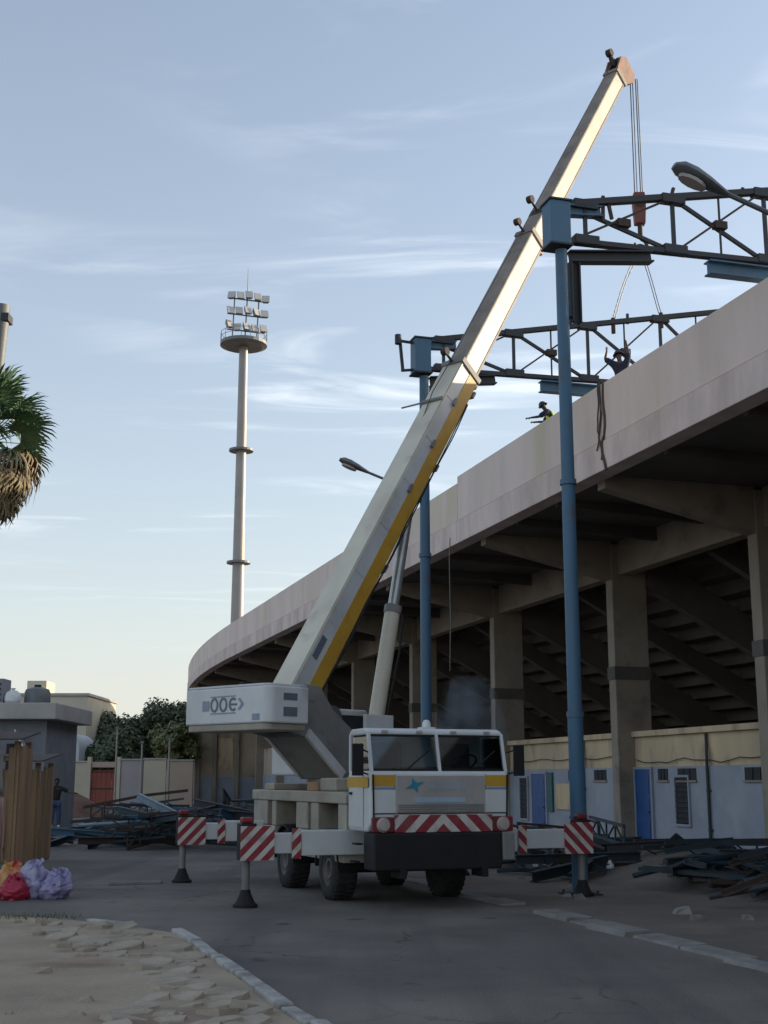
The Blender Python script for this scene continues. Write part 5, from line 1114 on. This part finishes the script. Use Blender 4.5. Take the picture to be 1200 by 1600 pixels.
# ================================================================== people
def skin_obj(name, V, E, material, parent, sub=2, root=0):
    me = bpy.data.meshes.new(name); bm = bmesh.new(); lay = bm.verts.layers.skin.verify(); vs_ = []
    for (p, r) in V:
        v = bm.verts.new(p); v[lay].radius = (r, r) if isinstance(r, float) else r; vs_.append(v)
    bm.verts.ensure_lookup_table()
    for a, b in E: bm.edges.new((vs_[a], vs_[b]))
    vs_[root][lay].use_root = True
    bm.to_mesh(me); bm.free(); me.materials.append(material)
    o = bpy.data.objects.new(name, me); COL.objects.link(o); o.parent = parent
    s_ = o.modifiers.new('skin', 'SKIN'); s_.use_smooth_shade = True; s_.branch_smoothing = .4
    u = o.modifiers.new('subsurf', 'SUBSURF'); u.levels = sub; u.render_levels = sub
    return o
def person(label, loc, rotz, J, top, legs, headgear, hair=True, vest=None, shoes='blackcloth'):
    """J: joints in the figure's frame (x right, y forward, z up)"""
    p = thing('person', label, 'person', loc, rotz)
    V = []; E = []; idx = {}
    def add(n, pos, r): idx[n] = len(V); V.append((Vector(pos), r)); return idx[n]
    def link(a, b): E.append((idx[a], idx[b]))
    add('pel', J['pel'], (.15, .11)); add('spine', J['spine'], (.135, .10)); add('chest', J['chest'], (.16, .115)); add('neck', J['neck'], .055)
    hd = Vector(J['head']); nk = Vector(J['neck']); hu = (hd - nk).normalized()
    add('jaw', hd - hu * .05, (.068, .078)); add('head', hd + hu * .03, (.080, .098)); add('crown', hd + hu * .10, (.06, .07))
    for a, b in (('pel', 'spine'), ('spine', 'chest'), ('chest', 'neck'), ('neck', 'jaw'), ('jaw', 'head'), ('head', 'crown')): link(a, b)
    fwd = Vector(J.get('face', (0, 1, 0))).normalized()
    for s_ in ('l', 'r'):
        add('sh' + s_, J['sh' + s_], .065); add('el' + s_, J['el' + s_], .045); add('wr' + s_, J['wr' + s_], .03)
        link('chest', 'sh' + s_); link('sh' + s_, 'el' + s_); link('el' + s_, 'wr' + s_)
        e = Vector(J['el' + s_]); wv = Vector(J['wr' + s_]); d = (wv - e).normalized(); sdv = d.orthogonal().normalized(); add('pa' + s_, wv + d * .07, (.038, .02)); link('wr' + s_, 'pa' + s_)
        cdv = d.cross(sdv)
        for k, (o_, ln) in enumerate(((-.03, .075), (-.01, .09), (.01, .085), (.03, .065))):
            m_ = wv + d * (.10 + ln * .4) + sdv * o_; t_ = wv + d * (.10 + ln * .85) + sdv * o_ * 1.1 + cdv * .02
            add('f%d%s' % (k, s_), m_, .010); add('g%d%s' % (k, s_), t_, .008); link('pa' + s_, 'f%d%s' % (k, s_)); link('f%d%s' % (k, s_), 'g%d%s' % (k, s_))
        add('th' + s_, wv + d * .06 - sdv * .055, .011); add('tt' + s_, wv + d * .10 - sdv * .07, .009); link('pa' + s_, 'th' + s_); link('th' + s_, 'tt' + s_)
        hp_ = Vector(J['pel']) + Vector((.09 if s_ == 'r' else -.09, 0, -.05)); add('hip' + s_, hp_, .085); add('kn' + s_, J['kn' + s_], .058); add('an' + s_, J['an' + s_], .038)
        link('pel', 'hip' + s_); link('hip' + s_, 'kn' + s_); link('kn' + s_, 'an' + s_)
        toe = Vector(J['an' + s_]) + Vector((0, .14, -.055)); add('to' + s_, toe, (.04, .025)); link('an' + s_, 'to' + s_)
    # nose and ears as short branches of the same body
    add('nose', hd + fwd * .115 + hu * .0, .014); link('head', 'nose')
    rt = fwd.cross(hu).normalized()
    for n_, s2 in (('ea', 1), ('eb', -1)): add(n_, hd + rt * s2 * .098 + hu * .02, .016); link('head', n_)
    skin_obj('body', V, E, M['skin'], p)
    def cloth_part(name, names, links, grow, material):
        vv = [(V[idx[n]][0], tuple(x + grow for x in (V[idx[n]][1] if isinstance(V[idx[n]][1], tuple) else (V[idx[n]][1],) * 2))) for n in names]
        skin_obj(name, vv, [(names.index(a), names.index(b)) for a, b in links], material, p)
    cloth_part('shirt', ['pel', 'spine', 'chest', 'shl', 'ell', 'shr', 'elr', 'neck'], [('pel', 'spine'), ('spine', 'chest'), ('chest', 'shl'), ('shl', 'ell'), ('chest', 'shr'), ('shr', 'elr'), ('chest', 'neck')], .034, M[top])
    if vest: cloth_part('vest', ['pel', 'spine', 'chest', 'shl', 'shr'], [('pel', 'spine'), ('spine', 'chest'), ('chest', 'shl'), ('chest', 'shr')], .046, M[vest])
    cloth_part('trousers', ['pel', 'hipl', 'knl', 'anl', 'hipr', 'knr', 'anr'], [('pel', 'hipl'), ('hipl', 'knl'), ('knl', 'anl'), ('pel', 'hipr'), ('hipr', 'knr'), ('knr', 'anr')], .034, M[legs])
    for s_ in 'lr': cloth_part('shoe', ['an' + s_, 'to' + s_], [('an' + s_, 'to' + s_)], .014, M[shoes])
    # cap of hair or helmet over the crown
    Mh_ = Matrix.Translation(hd + hu * .045) @ hu.to_track_quat('Z', 'Y').to_matrix().to_4x4()
    q = MB(ROOT[p] @ Mh_); rr = (.118, .13) if headgear else (.10, .108)
    prof = [(rr[0] * math.cos(R(a)), (rr[1] if headgear else .1) * math.sin(R(a))) for a in range(0, 91, 10)]
    if headgear: prof = [(rr[0] + .03, -.01), (rr[0] + .03, .0)] + prof
    q.lathe(prof, 18); q.build('helmet' if headgear else 'hair', M[headgear or 'hair'], p, smooth=True)
    for s2 in (1, -1):                                          # eyes
        q = MB(ROOT[p]); c = hd + fwd * .088 + rt * s2 * .033 + hu * .02; q.lathe([(0, -.012), (.008, -.009), (.012, 0), (.008, .009), (0, .012)], 8, Matrix.Translation(c)); q.v = [v for v in q.v]; q.build('eye', M['plastic'], p, smooth=True)
    return p
# man by the stalls: dark top, pale shirt hem, jeans, arm stretched to the right
pbx, pby = -12.15, 48.6
tag(MB(Matrix.Translation((pbx, pby, 0))).box(-.5, .5, -.45, .45, 0, .30).build('concrete_step', M['gutter'], bev=.03), 'low concrete block under the person beside the stalls', 'block')
person('person in black top and blue jeans standing beside the plank stall, one arm held out', (pbx, pby, .30), R(200),
       dict(pel=(0, 0, .95), spine=(0, .01, 1.14), chest=(0, .02, 1.36), neck=(0, .02, 1.52), head=(0, .05, 1.66), shl=(-.19, .02, 1.44), ell=(-.42, .1, 1.30), wrl=(-.60, .26, 1.26), shr=(.19, .02, 1.44), elr=(.27, -.02, 1.17), wrr=(.27, .12, .95), knl=(-.12, .05, .50), anl=(-.13, 0, .085), knr=(.11, .03, .50), anr=(.14, -.04, .085)),
       'blackcloth', 'denim', None, shoes='paleshirt')
# work platform behind the parapet and the two men on it
wp = thing('work_platform', 'timber platform on trestles behind the parapet below the workers', 'platform', tuple(S(8.2, 5, 10)), R(107))
q = MB()
for k in range(4):
    q = MB(); sbox(q, 5.6, 8.6, 4.66 + k * .27, 4.90 + k * .27, 11.26, 11.30); q.build('plank', M['wood'], wp)
    q = MB(); sbox(q, 8.7, 11.4, 4.66 + k * .27, 4.90 + k * .27, 11.14, 11.18); q.build('plank', M['wood'], wp)
for t_, zz in ((5.9, 11.26), (8.4, 11.26), (8.9, 11.14), (10.9, 11.14)):
    for w_ in (4.7, 5.65):
        q = MB(); sbox(q, t_ - .05, t_ + .05, w_ - .05, w_ + .05, 10.0, zz); q.build('leg', M['wood'], wp)
a17 = R(17)
w1 = S(7.05, 4.95, 11.3)
person('worker in dark navy clothes with both arms raised to the far truss behind the parapet', tuple(w1), a17 - R(20),
       dict(pel=(0, 0, .95), spine=(0, .02, 1.14), chest=(0, .05, 1.36), neck=(.0, .07, 1.52), head=(-.02, .1, 1.66), shl=(-.19, .05, 1.44), ell=(-.36, .22, 1.62), wrl=(-.30, .32, 1.86), shr=(.19, .05, 1.46), elr=(.24, .14, 1.76), wrr=(.21, .2, 2.02), knl=(-.12, .05, .50), anl=(-.15, 0, .085), knr=(.12, .03, .50), anr=(.15, -.04, .085)),
       'navy', 'navy', 'helmet')
w2 = S(10.75, 4.62, 11.18)
person('worker in hi-vis vest leaning on the parapet left of the near blue pole', tuple(w2), a17 + R(60),
       dict(pel=(0, -.12, .82), spine=(0, -.04, .98), chest=(0, .05, 1.15), neck=(.0, .13, 1.27), head=(0, .2, 1.40), shl=(-.19, .07, 1.20), ell=(-.32, .30, 1.02), wrl=(-.40, .52, .98), shr=(.19, .06, 1.2), elr=(.26, .22, 1.02), wrr=(.16, .44, 1.0), knl=(-.12, .08, .44), anl=(-.14, -.06, .085), knr=(.12, .06, .44), anr=(.15, -.06, .085)),
       'navy', 'navy', 'helmet', vest='hivis')

# ================================================================== welding smoke drifting before the bays
sm = MB(); sack(sm, 1.7, 1.5, 3.6, 7, False, 20, 12); sc_ = S(24.5, 7.2, 2.4); sm.v = [v + sc_ for v in sm.v]
mv = bpy.data.materials.new('smoke_volume'); mv.use_nodes = True; t_ = mv.node_tree; t_.nodes.clear()
ou = t_.nodes.new('ShaderNodeOutputMaterial'); pvn = t_.nodes.new('ShaderNodeVolumePrincipled'); pvn.inputs['Color'].default_value = (.75, .82, .95, 1)
nzz = t_.nodes.new('ShaderNodeTexNoise'); nzz.inputs['Scale'].default_value = .8; nzz.inputs['Detail'].default_value = 3; tcc = t_.nodes.new('ShaderNodeTexCoord'); t_.links.new(tcc.outputs['Object'], nzz.inputs['Vector'])
mr = t_.nodes.new('ShaderNodeMapRange'); mr.inputs[1].default_value = .42; mr.inputs[2].default_value = .72; mr.inputs[4].default_value = .55; t_.links.new(nzz.outputs[0], mr.inputs[0]); t_.links.new(mr.outputs[0], pvn.inputs['Density'])
t_.links.new(pvn.outputs[0], ou.inputs['Volume'])
tag(sm.build('smoke', mv, smooth=True), 'thin bluish smoke drifting before the dark bays behind the cab', 'smoke', kind='stuff')
